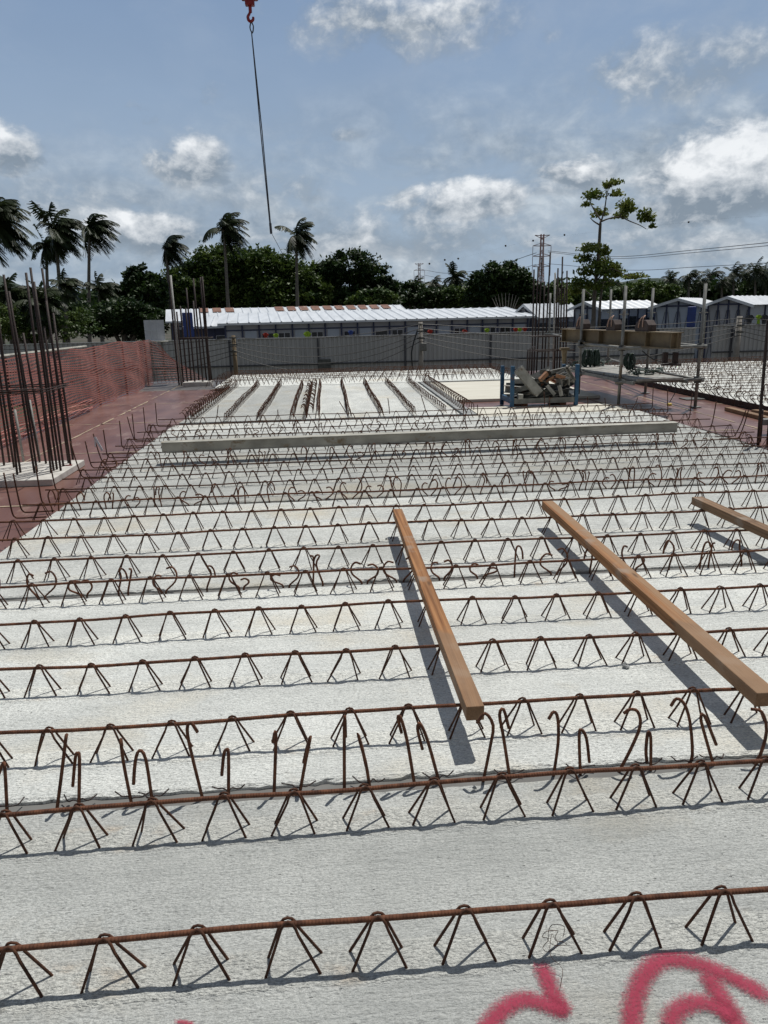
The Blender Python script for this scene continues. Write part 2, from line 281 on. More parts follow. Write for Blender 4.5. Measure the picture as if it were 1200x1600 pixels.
def concrete_mat(nm, K):
    M = bpy.data.materials.new(nm); M.use_nodes = True; nt = M.node_tree; N = nt.nodes; L = nt.links; b = N['Principled BSDF']
    b.inputs['Roughness'].default_value = .9; b.inputs['Specular IOR Level'].default_value = .25
    tc = N.new('ShaderNodeTexCoord'); g = N.new('ShaderNodeObjectInfo')
    off = N.new('ShaderNodeMath'); off.operation = 'MULTIPLY'; off.inputs[1].default_value = 53; L.new(g.outputs['Random'], off.inputs[0])
    def noise(sc, st, det=6, ro=.6, seed=0):
        mp = N.new('ShaderNodeMapping'); mp.inputs['Scale'].default_value = st; L.new(tc.outputs['Object'], mp.inputs[0])
        ad = N.new('ShaderNodeVectorMath'); L.new(mp.outputs[0], ad.inputs[0]); L.new(off.outputs[0], ad.inputs[1])
        a2 = N.new('ShaderNodeVectorMath'); L.new(ad.outputs[0], a2.inputs[0]); a2.inputs[1].default_value = (seed, seed*1.7, 0)
        n = N.new('ShaderNodeTexNoise'); n.inputs['Scale'].default_value = sc; n.inputs['Detail'].default_value = det; n.inputs['Roughness'].default_value = ro; L.new(a2.outputs[0], n.inputs['Vector']); return n.outputs[0]
    def rng_(v, a, b_, c=0, d=1):
        r = N.new('ShaderNodeMapRange'); L.new(v, r.inputs[0])
        for i, x in enumerate((a, b_, c, d)): r.inputs[i+1].default_value = x
        return r.outputs[0]
    def mx(f, a, c, mode='MIX'):
        n = N.new('ShaderNodeMix'); n.data_type = 'RGBA'; n.blend_type = mode
        for s, v in ((n.inputs[0], f), (n.inputs[6], a), (n.inputs[7], c)):
            if isinstance(v, float): s.default_value = v
            elif isinstance(v, tuple): s.default_value = v
            else: L.new(v, s)
        return n.outputs[2]
    def mth(op, a, c, cl=False):
        n = N.new('ShaderNodeMath'); n.operation = op; n.use_clamp = cl
        for i, v in enumerate((a, c)):
            if v is None: continue
            if isinstance(v, (int, float)): n.inputs[i].default_value = v
            else: L.new(v, n.inputs[i])
        return n.outputs[0]
    streak = noise(9, (.8, 16, 1), 5, .65); streak2 = noise(17, (3.2, 12, 1), 3, .6, 4); grain = noise(120, (1, 1.5, 1), 5, .75, 2); blot = noise(1.8, (1, 1.6, 1), 7, .62, 9); coarse = noise(70, (.7, 1.3, 1), 4, .6, 12)
    stain = noise(1.1, (1, 1.3, 1), 7, .6, 21)
    c = mx(rng_(streak, .35, .65), (.36, .365, .355, 1), (.52, .52, .505, 1))
    c = mx(rng_(blot, .40, .66), c, (.58, .58, .56, 1))
    c = mx(rng_(stain, .54, .70, 0, .7), c, (.46, .39, .28, 1))
    # cement paste along the feet of the girders: attribute painted per vertex row
    at_ = N.new('ShaderNodeAttribute'); at_.attribute_name = 'paste'
    pst = mth('SUBTRACT', mth('ADD', at_.outputs['Fac'], mth('MULTIPLY', coarse, 1.4)), 1.15, True)
    c = mx(rng_(pst, 0, .35, 0, .85), c, (.66, .65, .61, 1))
    rs = mth('MULTIPLY', rng_(noise(6, (1, 1.5, 1), 6, .6, 33), .60, .72), at_.outputs['Fac']); c = mx(mth('MULTIPLY', rs, .5), c, (.42, .28, .16, 1))
    damp = rng_(noise(.8, (.5, 1.6, 1), 8, .6, 41), .56, .66, 0, .32); c = mx(damp, c, (.25, .25, .235, 1))
    c = mx(rng_(coarse, .58, .72, 0, .35), c, (.27, .27, .265, 1))
    vo = N.new('ShaderNodeTexVoronoi'); vo.inputs['Scale'].default_value = 42; vo.inputs['Randomness'].default_value = 1
    mp = N.new('ShaderNodeMapping'); mp.inputs['Scale'].default_value = (.6, 1.2, 1); L.new(tc.outputs['Object'], mp.inputs[0]); L.new(mp.outputs[0], vo.inputs['Vector'])
    pit = rng_(vo.outputs['Distance'], .055, .11, 1, 0); pit = mth('MULTIPLY', pit, rng_(coarse, .47, .53))
    c = mx(mth('MULTIPLY', pit, .75), c, (.16, .155, .15, 1))
    c = mx(rng_(grain, .46, .60, .0, .62), c, (.22, .225, .215, 1))
    patch = rng_(noise(2.6, (.5, 1.6, 1), 5, .6, 51), .38, .62, .25, 1.0)
    c = mx(mth('MULTIPLY', rng_(streak2, .54, .62, 0, .78), patch), c, (.17, .17, .165, 1))
    streak3 = noise(22, (.30, 9, 1), 5, .65, 61); c = mx(mth('MULTIPLY', rng_(streak3, .55, .64, 0, .55), rng_(patch, .2, 1, 1, .35)), c, (.20, .20, .195, 1))
    tone = rng_(noise(.9, (.35, 1.0, 1), 4, .55, 71), .38, .62, 0, .30); c = mx(tone, c, (.30, .305, .30, 1))
    c = mx(1.0, c, (K*.985, K, K*.975, 1), 'MULTIPLY')
    L.new(c, b.inputs['Base Color'])
    h = mth('ADD', mth('MULTIPLY', streak2, 1.0), mth('MULTIPLY', grain, .8)); h = mth('ADD', h, mth('MULTIPLY', coarse, 1.3)); h = mth('SUBTRACT', h, mth('MULTIPLY', pit, .9))
    h = mth('ADD', h, mth('MULTIPLY', pst, 1.2))
    bp = N.new('ShaderNodeBump'); bp.inputs['Strength'].default_value = 1.0; bp.inputs['Distance'].default_value = .007; L.new(h, bp.inputs['Height']); L.new(bp.outputs[0], b.inputs['Normal'])
    return M
CONC = concrete_mat('plank_concrete', 1.82)
CONCM = concrete_mat('plank_concrete_middle', 1.52)
CONCD = concrete_mat('plank_concrete_dull', 1.12)
CONCA = concrete_mat('plank_concrete_grey', 1.30)

def paint_mat():
    M = bpy.data.materials.new('spray_paint'); M.use_nodes = True; nt = M.node_tree; N = nt.nodes; L = nt.links; b = N['Principled BSDF']
    b.inputs['Roughness'].default_value = .75
    tc = N.new('ShaderNodeTexCoord'); n = N.new('ShaderNodeTexNoise'); n.inputs['Scale'].default_value = 150; n.inputs['Detail'].default_value = 8; n.inputs['Roughness'].default_value = .75; L.new(tc.outputs['Object'], n.inputs['Vector'])
    n2 = N.new('ShaderNodeTexNoise'); n2.inputs['Scale'].default_value = 30; n2.inputs['Detail'].default_value = 5; L.new(tc.outputs['Object'], n2.inputs['Vector'])
    a = N.new('ShaderNodeAttribute'); a.attribute_name = 'cover'
    s = N.new('ShaderNodeMath'); s.operation = 'ADD'; L.new(a.outputs['Fac'], s.inputs[0]); 
    k = N.new('ShaderNodeMath'); k.operation = 'MULTIPLY'; k.inputs[1].default_value = 1.9; L.new(n.outputs[0], k.inputs[0]); L.new(k.outputs[0], s.inputs[1])
    r = N.new('ShaderNodeMapRange'); r.inputs[1].default_value = 1.2; r.inputs[2].default_value = 1.9; r.inputs[4].default_value = .92; L.new(s.outputs[0], r.inputs[0])
    mx = N.new('ShaderNodeMix'); mx.data_type = 'RGBA'; L.new(n2.outputs[0], mx.inputs[0]); mx.inputs[6].default_value = (.22, .010, .032, 1); mx.inputs[7].default_value = (.42, .035, .085, 1); L.new(mx.outputs[2], b.inputs['Base Color'])
    bp = N.new('ShaderNodeBump'); bp.inputs['Strength'].default_value = .7; bp.inputs['Distance'].default_value = .003; L.new(n.outputs[0], bp.inputs['Height']); L.new(bp.outputs[0], b.inputs['Normal'])
    t = N.new('ShaderNodeBsdfTransparent'); ms = N.new('ShaderNodeMixShader'); L.new(r.outputs[0], ms.inputs[0]); L.new(t.outputs[0], ms.inputs[1]); L.new(b.outputs[0], ms.inputs[2]); L.new(ms.outputs[0], N['Material Output'].inputs[0])
    return M
PAINT = paint_mat()

# ------------------------------------------------------------ ground, hills
GZ = -2.05
def ground():
    g = MB(); xs = [-3000, -300, -60, 60, 300, 3000]; ys = [-1500, -60, 60, 300, 4000]
    for i in range(5):
        for j in range(4): g.quad((xs[i], ys[j], GZ), (xs[i+1], ys[j], GZ), (xs[i+1], ys[j+1], GZ), (xs[i], ys[j+1], GZ))
    tag(g.build('ground', GROUND), kind='structure')
    for cx, cy, hx, hy, H, sd in ((-430, 760, 180, 150, 66, 3), (370, 900, 110, 120, 34, 5), (640, 1000, 260, 160, 26, 9)):
        h = MB(); n = 60
        P = [[None]*(n+1) for _ in range(n+1)]
        rr = random.Random(sd); ph = [(rr.uniform(2, 9), rr.uniform(2, 9), rr.uniform(0, 6), rr.uniform(.03, .07)) for _ in range(8)]
        for i in range(n+1):
            for j in range(n+1):
                u = i/n*2-1; v = j/n*2-1; e = math.exp(-(u*u+v*v)*3.2)-math.exp(-3.2)
                w = 1+sum(a*sin(p*u*2+q*v*2+o) for p, q, o, a in ph)+rr.uniform(-.012, .012)
                P[i][j] = (cx+u*hx*2, cy+v*hy*2, GZ-1+max(-1, H*e*w))
        for i in range(n+1):
            for j in range(n+1): h.v.append(P[i][j])
        for i in range(n):
            for j in range(n): a = i*(n+1)+j; h.f.append((a, a+n+1, a+n+2, a+1))
        tag(h.build('hill', HILLM, smooth=True), kind='structure')
ground()
# concrete floor frame below planks and formwork
fl = MB()
fl.box(-4.3, -1.5, -.45, 11.5, 18.8, -.10)
tag(fl.build('floor', PLYG), kind='structure')
for i, (x, y) in enumerate([(-4.1, 2), (-4.1, 8), (-4.1, 14), (-4.1, 18.5), (4, 18.5), (11.2, 18.5), (11.2, 12), (11.2, 5), (0, -1.3), (6, -1.3)]):
    c = MB(); c.box(x-.12, y-.12, GZ, x+.12, y+.12, -.45)
    tag(c.build('support_column', PADC), 'square concrete prop carrying the deck from the ground', 'column', 'props under the deck')

# ------------------------------------------------------------ planks with lattice girders
def girder(parent, L0, L1, y, phase, near, idx, chord_r=.0066):
    """lattice girder along local x, centre line at local y; apexes at phase + k*0.2"""
    R = random.Random(idx*31+5); h = .115
    ks = range(math.ceil((L0-phase)/.2), math.floor((L1-phase)/.2)+1)
    dz = lambda x: .0042*sin(x*2.1+idx)+.0026*sin(x*5.3+idx*2)+.0012*sin(x*13+idx); dy = lambda x: .006*sin(x*1.7+idx*3)+.002*sin(x*7+idx)
    g = MB(); n = 8 if near else 5
    pts = []; x = L0
    while x < L1: pts.append((x, y+dy(x), h+dz(x))); x += .1
    pts.append((L1, y+dy(L1), h+dz(L1))); g.tube(pts, chord_r if near else .0056, n); ch = g
    gp = MB()
    root = ch.build('lattice_girder', RUSTB if near else RUST, parent, smooth=True)
    nn = 6 if near else 4
    for s in (-1, 1):
        w = MB(); P = []
        for k in ks:
            xa = phase+k*.2+R.uniform(-.003, .003); z = h+dz(xa); yy = y+dy(xa)
            lean = R.gauss(0, .005)
            P += [(xa-.068+lean, yy+s*.029, -.016), (xa-.060+lean, yy+s*.027, .004)]
            if near: P += [(xa-.022, yy+s*.0125, z-.022), (xa-.016, yy+s*.010, z-.004), (xa-.009, yy+s*.0075, z+.007), (xa, yy+s*.0055, z+.0115), (xa+.009, yy+s*.0075, z+.007), (xa+.016, yy+s*.010, z-.004), (xa+.022, yy+s*.0125, z-.022)]
            else: P += [(xa-.016, yy+s*.010, z-.006), (xa-.006, yy+s*.007, z+.009), (xa+.006, yy+s*.007, z+.009), (xa+.016, yy+s*.010, z-.006)]
            P += [(xa+.060+lean, yy+s*.027, .004), (xa+.068+lean, yy+s*.029, -.016)]
        w.tube(P, .0035 if near else .0032, nn); w.build('zigzag_wire', RUST, root, smooth=True)
    return root

def hook_pts_pair(R, x, y):
    """a loop bar lying in the joint whose two arms rise and curl"""
    out = []; 
    kind = R.random()
    if kind < .38:
        sp = R.uniform(.03, .055); hgt = R.uniform(.10, .15); P = []
        for s in (-1, 1):
            o = R.uniform(.7, 1.2); lean = R.uniform(-.06, .06); hh = hgt*R.uniform(.55, 1.2)
            A = [(x+s*sp*.35, y, -.02), (x+s*sp*.5, y, .004), (x+s*(sp+.022)*o, y+lean*.3, hh*.38), (x+s*(sp+.030)*o, y+lean*.8, hh*.72), (x+s*(sp+.008)*o, y+lean*1.2, hh), (x+s*(sp-.022)*o, y+lean*1.3, hh*.93)]
            out.append(A)
    else:
        s = R.choice((-1, 1)); hh = R.uniform(.11, .165); ly = R.uniform(-.03, .05)
        out.append([(x, y, -.02), (x, y, .01), (x+s*R.uniform(-.02, .03), y+ly*.4, hh*.7), (x+s*.01, y+ly*.8, hh), (x+s*.028, y+ly, hh*1.02), (x+s*.042, y+ly*1.1, hh*.82), (x+s*.046, y+ly*1.1, hh*.55)])
        if R.random() < .6:
            out.append([(x+.05*s, y, -.02), (x+.05*s, y, .01), (x+.06*s+R.uniform(-.02, .02), y+ly, hh*.9), (x+.06*s, y+ly*1.2, hh*1.0)])
    return out

def plank(label, X0, X1, Y0, W, rows, phases, near, pid, loc_rot=None, group='precast concrete planks of the near bay', gx=None, hooks=None, zt=0.0, detail=True):
    root = empty('concrete_plank', (X0, Y0, zt) if loc_rot is None else loc_rot[0], label, 'concrete plank', group, 0 if loc_rot is None else loc_rot[1])
    Ln = X1-X0; R = random.Random(pid)
    # slab: a lofted cross-section with chipped edges
    ysec = sorted(set([0, .012, W-.012, W]+[r+d for r in rows for d in (-.07, -.045, 0, .045, .07) if .02 < r+d < W-.02]))
    step = .03 if near else .12
    nx = int(Ln/step); xs = [i*Ln/nx for i in range(nx+1)]
    g = MB(); cols = len(ysec)+2; paste = []
    for x in xs:
        j0 = R.gauss(0, .0022); j1 = R.gauss(0, .0022)
        if R.random() < .05: j0 += R.uniform(.003, .014)
        g.v.append((x, 0, -.06)); paste.append(0)
        for k, y in enumerate(ysec):
            yy, z = y, R.gauss(0, .0006)
            if k == 0: yy = j0; z = -.006+R.gauss(0, .0012)
            if k == len(ysec)-1: yy = W+j1; z = -.006+R.gauss(0, .0012)
            d = min(abs(y-r) for r in rows)
            p = 1.0 if d < .05 else 0.0
            if p: z += .002+R.gauss(0, .0015)
            if k in (1, len(ysec)-2): p = .35
            g.v.append((x, yy, z)); paste.append(p)
        g.v.append((x, W, -.06)); paste.append(0)
    for i in range(nx):
        for k in range(cols-1): a = i*cols+k; g.f.append((a, a+cols, a+cols+1, a+1))
        a = i*cols; g.f.append((a, a+cols-1, a+2*cols-1, a+cols))
    g.f.append(tuple(range(cols))); g.f.append(tuple(nx*cols+k for k in reversed(range(cols))))
    me = bpy.data.meshes.new('slab'); me.from_pydata(g.v, [], g.f); me.update(); me.materials.append({1: CONCA, 3: CONCM, 4: CONCD, 5: CONCD, 6: CONCM, 21: CONCD, 22: CONCM, 40: CONCM}.get(pid, CONC))
    A = me.attributes.new('paste', 'FLOAT', 'POINT'); A.data.foreach_set('value', paste)
    o = bpy.data.objects.new('slab', me); COL.objects.link(o); o.parent = root
    if zt != 99 and loc_rot is None:
        MB().box(0, -.085, -.0595, Ln, .004, -.015).build('edge_ledge', LEDGE, root)
    for i, r in enumerate(rows):
        girder(root, (gx[0] if gx else -.16), (gx[1] if gx else Ln+.12), r, phases[i], near, pid*7+i)
    return root
def add_hooks(root, arms, r=.0058, n=6, m=None):
    for A in arms:
        P = smooth_path(A, 3); MB().tube(P, r, n).build('hooked_bar', m or RUSTB, root, smooth=True)

XL, XR = -2.13, 4.38
ROWY = [.88, 1.354, 1.83, 2.241, 2.715, 3.186, 3.67, 4.069, 4.527, 4.963, 5.446, 5.90, 6.31, 6.69, 7.08, 7.47, 7.93, 8.40, 8.87, 9.43, 10.0]
PH = [.03, -.741, -.945, -.973, -1.176, -1.366, -1.563, -1.785, -1.981, -2.166, -2.159] + [.05, .11, .16, .03, .19, .08, .14, .02, .17, .1]
J = [.10, 2.008, 3.80, 5.70, 7.28, 9.16, 10.22]
names = ['nearest concrete plank, marked with red spray paint', 'second nearest concrete plank, under the near ends of the timbers', 'third nearest concrete plank, under the far ends of the timbers',
         'fourth nearest concrete plank, behind the timbers', 'fifth nearest concrete plank, under the pale beam', 'narrow concrete plank behind the pale beam, farthest of its bay']
PL = []
for p in range(6):
    y0, y1 = J[p]+(.025 if p else 0), J[p+1]-.035
    rows = [(i, y) for i, y in enumerate(ROWY) if J[p] < y < J[p+1]]
    near = p < 3
    X0, X1 = XL, XR
    pl = plank(names[p], X0, X1, y0, y1-y0, [y-y0 for i, y in rows], [(PH[i]-X0) % .2 for i, y in rows], near, p+1, zt=-.004*(p == 0))
    PL.append(pl)
def rel(P, root): l = root.location; return [(p[0]-l.x, p[1]-l.y, p[2]-l.z) for p in P]
# hooks of the first joint, one by one (x, y in photo pixels on the joint's upright plane)
H1 = [[(11, 1268), (7, 1200), (2, 1197), (-6, 1215)], [(88, 1260), (97, 1200), (101, 1157), (100, 1155)], [(123, 1260), (124, 1187), (120, 1179), (115, 1189), (109, 1237)],
      [(205, 1251), (193, 1193), (188, 1157), (189, 1168)], [(238, 1252), (228, 1187), (218, 1172), (212, 1189), (210, 1222)], [(316, 1240), (298, 1173), (292, 1141), (297, 1132), (307, 1149)],
      [(357, 1246), (357, 1180), (354, 1173), (349, 1182), (345, 1218)], [(428, 1240), (431, 1160), (430, 1142), (427, 1158)], [(468, 1238), (478, 1187), (485, 1153), (479, 1175), (474, 1200)],
      [(538, 1232), (538, 1140), (539, 1120), (540, 1152)], [(578, 1229), (571, 1190), (559, 1147), (566, 1170), (572, 1198)], [(648, 1225), (636, 1157), (626, 1122), (622, 1124), (628, 1148)],
      [(687, 1225), (669, 1160), (657, 1132), (653, 1142), (661, 1175)], [(755, 1216), (766, 1167), (771, 1135), (759, 1117), (747, 1134)], [(797, 1218), (787, 1153), (781, 1118), (788, 1111), (797, 1142)],
      [(865, 1210), (872, 1160), (871, 1122), (864, 1110), (855, 1120)], [(907, 1208), (905, 1150), (909, 1141), (917, 1155), (922, 1193)], [(967, 1203), (986, 1170), (1001, 1135), (998, 1114), (987, 1112), (979, 1120)],
      [(1017, 1200), (1017, 1153), (1013, 1146), (1011, 1175), (1014, 1196)], [(1074, 1196), (1082, 1180), (1079, 1130), (1071, 1102), (1060, 1095), (1053, 1108)], [(1115, 1196), (1102, 1150), (1096, 1124), (1103, 1121), (1123, 1168)],
      [(1178, 1188), (1188, 1180), (1199, 1143), (1193, 1115), (1178, 1112)]]
arms = []
for i, h in enumerate(H1):
    R = random.Random(i); Y = 2.000+R.uniform(-.004, .004); q = []; ly = R.uniform(-.015, .03)
    for k, (x, y) in enumerate(h):
        p = atY(x, y, Y); t = k/(len(h)-1); p.y += ly*t*t; q.append(p)
    q[0].z = min(q[0].z, -.015); arms.append(rel(q, PL[1]))
add_hooks(PL[1], arms, .0052, 8)
R = random.Random(3)
for i, A in enumerate(arms):
    if i % 2 == 0 or R.random() < .3:
        x, y, z = A[0]
        for sd in (-1, 1):
            P = [(x, y, .006), (x+sd*.012, y+R.uniform(-.01, .01), .012), (x+sd*R.uniform(.022, .035), y+R.uniform(.0, .02), .006), (x+sd*R.uniform(.04, .055), y+R.uniform(.01, .03), R.uniform(.008, .02))]
            MB().tube(smooth_path(P, 3), .0022, 5).build('tie_wire', DARKBAR, PL[1], smooth=True)
# joint 1: small torn holes in the near edge where bars come out are left to the edge chips
for jn, step, pad in ((2, .215, 0), (3, .21, 0), (4, .24, .1), (5, .3, .2)):
    Y = J[jn]+.002; R = random.Random(90+jn); arms = []; x = XL+.12 if jn == 2 else XL-.05
    while x < XR:
        if R.random() > pad: arms += [rel(a, PL[jn]) for a in hook_pts_pair(R, x+R.uniform(-.02, .02), Y)]
        x += step
    add_hooks(PL[jn], arms, .0054, 6 if jn < 4 else 5)

# --- far bay: planks running away from the camera
def yplank(label, XA, XB, YA_, YB, gxs, pid, hk=None, group='precast concrete planks of the far bay'):
    W = XB-XA
    r = plank(label, 0, YB-YA_, 0, W, [XB-g for g in gxs], [random.Random(pid+i).uniform(0, .2) for i in range(len(gxs))], False, pid, loc_rot=((XB, YA_, 0), pi/2), group=group, gx=(-.05, YB-YA_+.15))
    if hk is not None:
        R = random.Random(pid); arms = []; x = .1
        while x < YB-YA_-.1:
            s = -1 if hk > (XA+XB)/2 else 1
            y = XB-hk; hh = .15+R.uniform(-.02, .02)
            arms.append([(x, y, -.01), (x+R.uniform(-.02, .02), y-.005, hh*.7), (x+.02, y-.02, hh), (x+.045, y-.05, hh*1.02), (x+.05, y-.085, hh*.8), (x+.045, y-.09, hh*.4)])
            arms.append([(x+.04, y+.01, -.01), (x+.05+R.uniform(-.02, .02), y+.02, hh*.6), (x+.03, y+.05, hh*.95), (x+.0, y+.08, hh*.85)])
            x += .2
        add_hooks(r, arms, .0062, 4, RUST)
    return r
yplank('left long plank of the far bay, with hoops along its left edge', -2.10, -.40, 10.4, 15.5, [-1.9, -1.46, -1.0, -.55], 21, hk=-2.02)
yplank('right long plank of the far bay, between two rows of hooked bars', -.36, 1.86, 10.4, 15.5, [-.18, .28, .74, 1.2, 1.65], 22, hk=-.33)
eb = MB(); eb.box(1.90, 10.35, -.06, 2.08, 15.4, .0)
tag(eb.build('edge_strip', STRIP), 'narrow grey concrete strip along the right side of the far bay', 'concrete strip')
hr = empty('hoop_bar_row', (1.97, 10.4, 0), 'row of curled hoop bars tied along the grey strip beside the far bay', 'rebar')
R = random.Random(5); y = .1
while y < 4.9:
    P = smooth_path([(0, y, -.02), (-.04, y+.01, .09), (-.02, y+.05, .16), (.04, y+.06, .17), (.10, y+.03, .12), (.10, y, .04)], 3)
    MB().tube(P, .0065, 4).build('hoop_bar', RUST, hr, smooth=True); y += .17+R.uniform(-.02, .02)
for k, (y0, w) in enumerate(((15.62, 1.5), (17.15, 1.6))):
    plank('crosswise plank at the far edge of the deck, '+('in front of the farthest one' if k == 0 else 'nearest the grey fence'), -2.35, 4.1, y0, w, [w*.13, w*.37, w*.62, w*.87], [.05, .1, .15, .02], False, 30+k, group='crosswise concrete planks at the far deck edge')
# right bay
for k in range(6):
    y0 = 8.2+k*1.75
    pl = plank(ORD[k]+' plank of the right bay counted from its near edge', 6.16, 11.3, y0, 1.72, [.2, .64, 1.08, 1.52], [.05+.03*k, .1, .15, .02*k], False, 40+k, group='concrete planks of the right bay')
    R = random.Random(60+k); arms = []
    for q in range(9):
        y = .1+q*.19; hh = .14
        arms.append([(.03, y, 0), (-.05, y, .06), (-.10, y+.02, .12), (-.06, y+.03, .17), (.0, y+.03, .16), (.02, y+.03, .1)])
    x = .2
    while x < 5: arms += hook_pts_pair(R, x, 0.0); x += .42
    add_hooks(pl, arms, .006, 4, RUST)

# pale slabs right of the far bay
g = MB(); g.box(2.12, 12.3, -.062, 4.6, 15.5, -.02); tag(g.build('pale_slab', YSLAB), 'smooth cream slab left of the scrap crate, behind the red plywood strip', 'slab')
g = MB(); g.box(2.12, 10.25, -.062, 4.36, 11.2, -.015); tag(g.build('pale_slab', YSLAB), 'smooth cream slab under the near side of the scrap crate', 'slab')

# ------------------------------------------------------------ plywood formwork
def plysheet(x0, y0, x1, y1, label, m=PLY, z=-.066, group='film faced plywood panels'):
    g = MB(); g.box(x0+.003, y0+.003, z-.018, x1-.003, y1-.003, z); root = empty('plywood_panel', (x0, y0, z), label, 'plywood panel', group)
    shift(g, root.location).build('sheet', m, root)
    R = random.Random(int(x0*100+y0*10)); t = MB()
    for a, b in (((x0, y0), (x0, y1)), ((x0, y0), (x1, y0))):
        n = 14; P = [((a[0]+(b[0]-a[0])*i/n), (a[1]+(b[1]-a[1])*i/n)) for i in range(n+1)]; w = [R.uniform(.008, .042)*(R.random() > .12) for _ in P]
        dx, dy = (1, 0) if a[0] == b[0] else (0, 1)
        for i in range(n): t.quad((P[i][0]+.003, P[i][1]+.003, z+.004), (P[i+1][0]+.003, P[i+1][1]+.003, z+.004), (P[i+1][0]+.003+dx*w[i+1], P[i+1][1]+.003+dy*w[i+1], z+.004), (P[i][0]+.003+dx*w[i], P[i][1]+.003+dy*w[i], z+.004))
    shift(t, root.location).build('joint_tape', DUST, root); return root
ys = [-1.2, 1.24, 3.68, 6.12, 8.56, 11.0, 13.44, 15.88, 18.3]
for i in range(8):
    d = ORD[i]+' row from the camera'
    plysheet(-3.35, ys[i], -2.13 if i < 7 else -2.35, ys[i+1], 'red plywood panel beside the planks on the left, '+d, PLYG if i == 7 else PLY)
    plysheet(-4.25, ys[i], -3.35, ys[i+1], 'red plywood panel under the orange net, '+d, PLYG if i == 7 else PLY)
for i in range(4):
    y0 = 6.2+i*2.44
    if i < 4:
        plysheet(4.38, y0, 5.27, y0+2.44, 'red plywood panel under the scaffold side of the right strip, '+ORD[i]+' from the front', PLY)
        plysheet(5.27, y0, 6.12, y0+2.44, 'red plywood panel next to the right bay, '+ORD[i]+' from the front', PLY)
plysheet(4.7, 15.96, 6.12, 18.3, 'red plywood panel at the far end of the right strip')
plysheet(2.1, 11.22, 4.36, 12.28, 'red plywood strip left of the scrap crate')
g = MB(); g.box(-3.30, 8.3, -.066, -2.2, 8.9, -.05)
# dark batten along the right bay
g = MB(); g.box(6.13, 8.0, -.066, 6.155, 18.6, .03); tag(g.build('edge_batten', DARKBAR), 'dark timber batten along the near edge of the right bay', 'batten')
# right concrete kerb at frame edge
g = MB(); g.box(4.40, 6.3, -.066, 4.43, 8.4, .0); tag(g.build('edge_batten', DARKBAR), 'short dark batten at the right end of the middle planks', 'batten')

# ------------------------------------------------------------ spray paint strokes
def stroke(root, P, wid, z=.0045):
    P = [Vector((*at(*p, 0).to_tuple()[:2], z)) for p in P]; P = smooth_path(P, 6); m = 8
    vs, fs, cov = [], [], []
    for i, p in enumerate(P):
        t = (P[min(i+1, len(P)-1)]-P[max(i-1, 0)]).normalized(); s = Vector((-t.y, t.x, 0))
        e = min(1, min(i, len(P)-1-i)/3)
        for k in range(m+1):
            u = k/m*2-1; vs.append(tuple(p+s*u*wid-root.location+Vector((0, 0, -.004)))); cov.append((1-abs(u)**1.5)*.95*(.25+.75*e))
    for i in range(len(P)-1):
        for k in range(m): a = i*(m+1)+k; fs.append((a, a+1, a+m+2, a+m+1))
    me = bpy.data.meshes.new('spray_mark'); me.from_pydata(vs, [], fs); me.update(); me.materials.append(PAINT)
    A = me.attributes.new('cover', 'FLOAT', 'POINT'); A.data.foreach_set('value', cov)
    o = bpy.data.objects.new('spray_paint_mark', me); COL.objects.link(o); o.parent = root
stroke(PL[0], [(843, 1500), (855, 1530), (868, 1560), (888, 1592)], .034, .0055)
stroke(PL[0], [(895, 1586), (860, 1572), (820, 1562), (790, 1575), (762, 1605), (740, 1660)], .034, .0065)
stroke(PL[0], [(1000, 1680), (988, 1610), (992, 1560), (1010, 1520), (1040, 1500), (1090, 1506), (1150, 1530), (1225, 1572)], .036, .0055)
stroke(PL[0], [(1100, 1515), (1118, 1545), (1140, 1580), (1170, 1640)], .038, .0065)
stroke(PL[0], [(1040, 1620), (1058, 1580), (1095, 1566), (1130, 1580), (1150, 1600)], .034, .0075)
stroke(PL[0], [(270, 1596), (290, 1598), (305, 1602)], .008, .0055)
# loose tie wire by the nearest girder
P = []; R = random.Random(2); c = at(862, 1475, .03)
for i in range(20):
    a = i*.75; rr = .018+.012*sin(i*1.3); P.append((c.x+rr*cos(a)*1.4, c.y+.01*sin(a*1.3), .045+rr*sin(a)*.8+.01*sin(i*.7)))
P += [(c.x-.012, c.y-.03, .03), (c.x+.01, c.y-.05, .012), (c.x-.008, c.y-.09, .006)]
tag(MB().tube(smooth_path(P, 3), .0007, 4).build('tie_wire', RUST), 'thin tangled tie wire hanging in the nearest girder above the red mark', 'wire')

R = random.Random(77)
for i, (x, y, lab) in enumerate([(977, 1043, 'largest grey concrete crumb, beside the right timber shadow'), (408, 856, 'small concrete crumb left of the far end of the leftmost timber'), (604, 843, 'small concrete crumb beside the far end of the leftmost timber'),
        (741, 1232, 'small concrete crumb just below the shadow of the leftmost timber end')]):
    g = MB(); r = (.014 if i == 0 else R.uniform(.006, .010)); g.ball((0, 0, r*.5), r, 7, 5, .7); g.v = [(a+R.uniform(-.3, .3)*r, b+R.uniform(-.3, .3)*r, max(0, c+R.uniform(-.25, .25)*r)) for a, b, c in g.v]
    o = g.build('concrete_crumb', STRIP); o.location = at(x, y, .002); tag(o, lab, 'crumb', 'loose concrete crumbs')
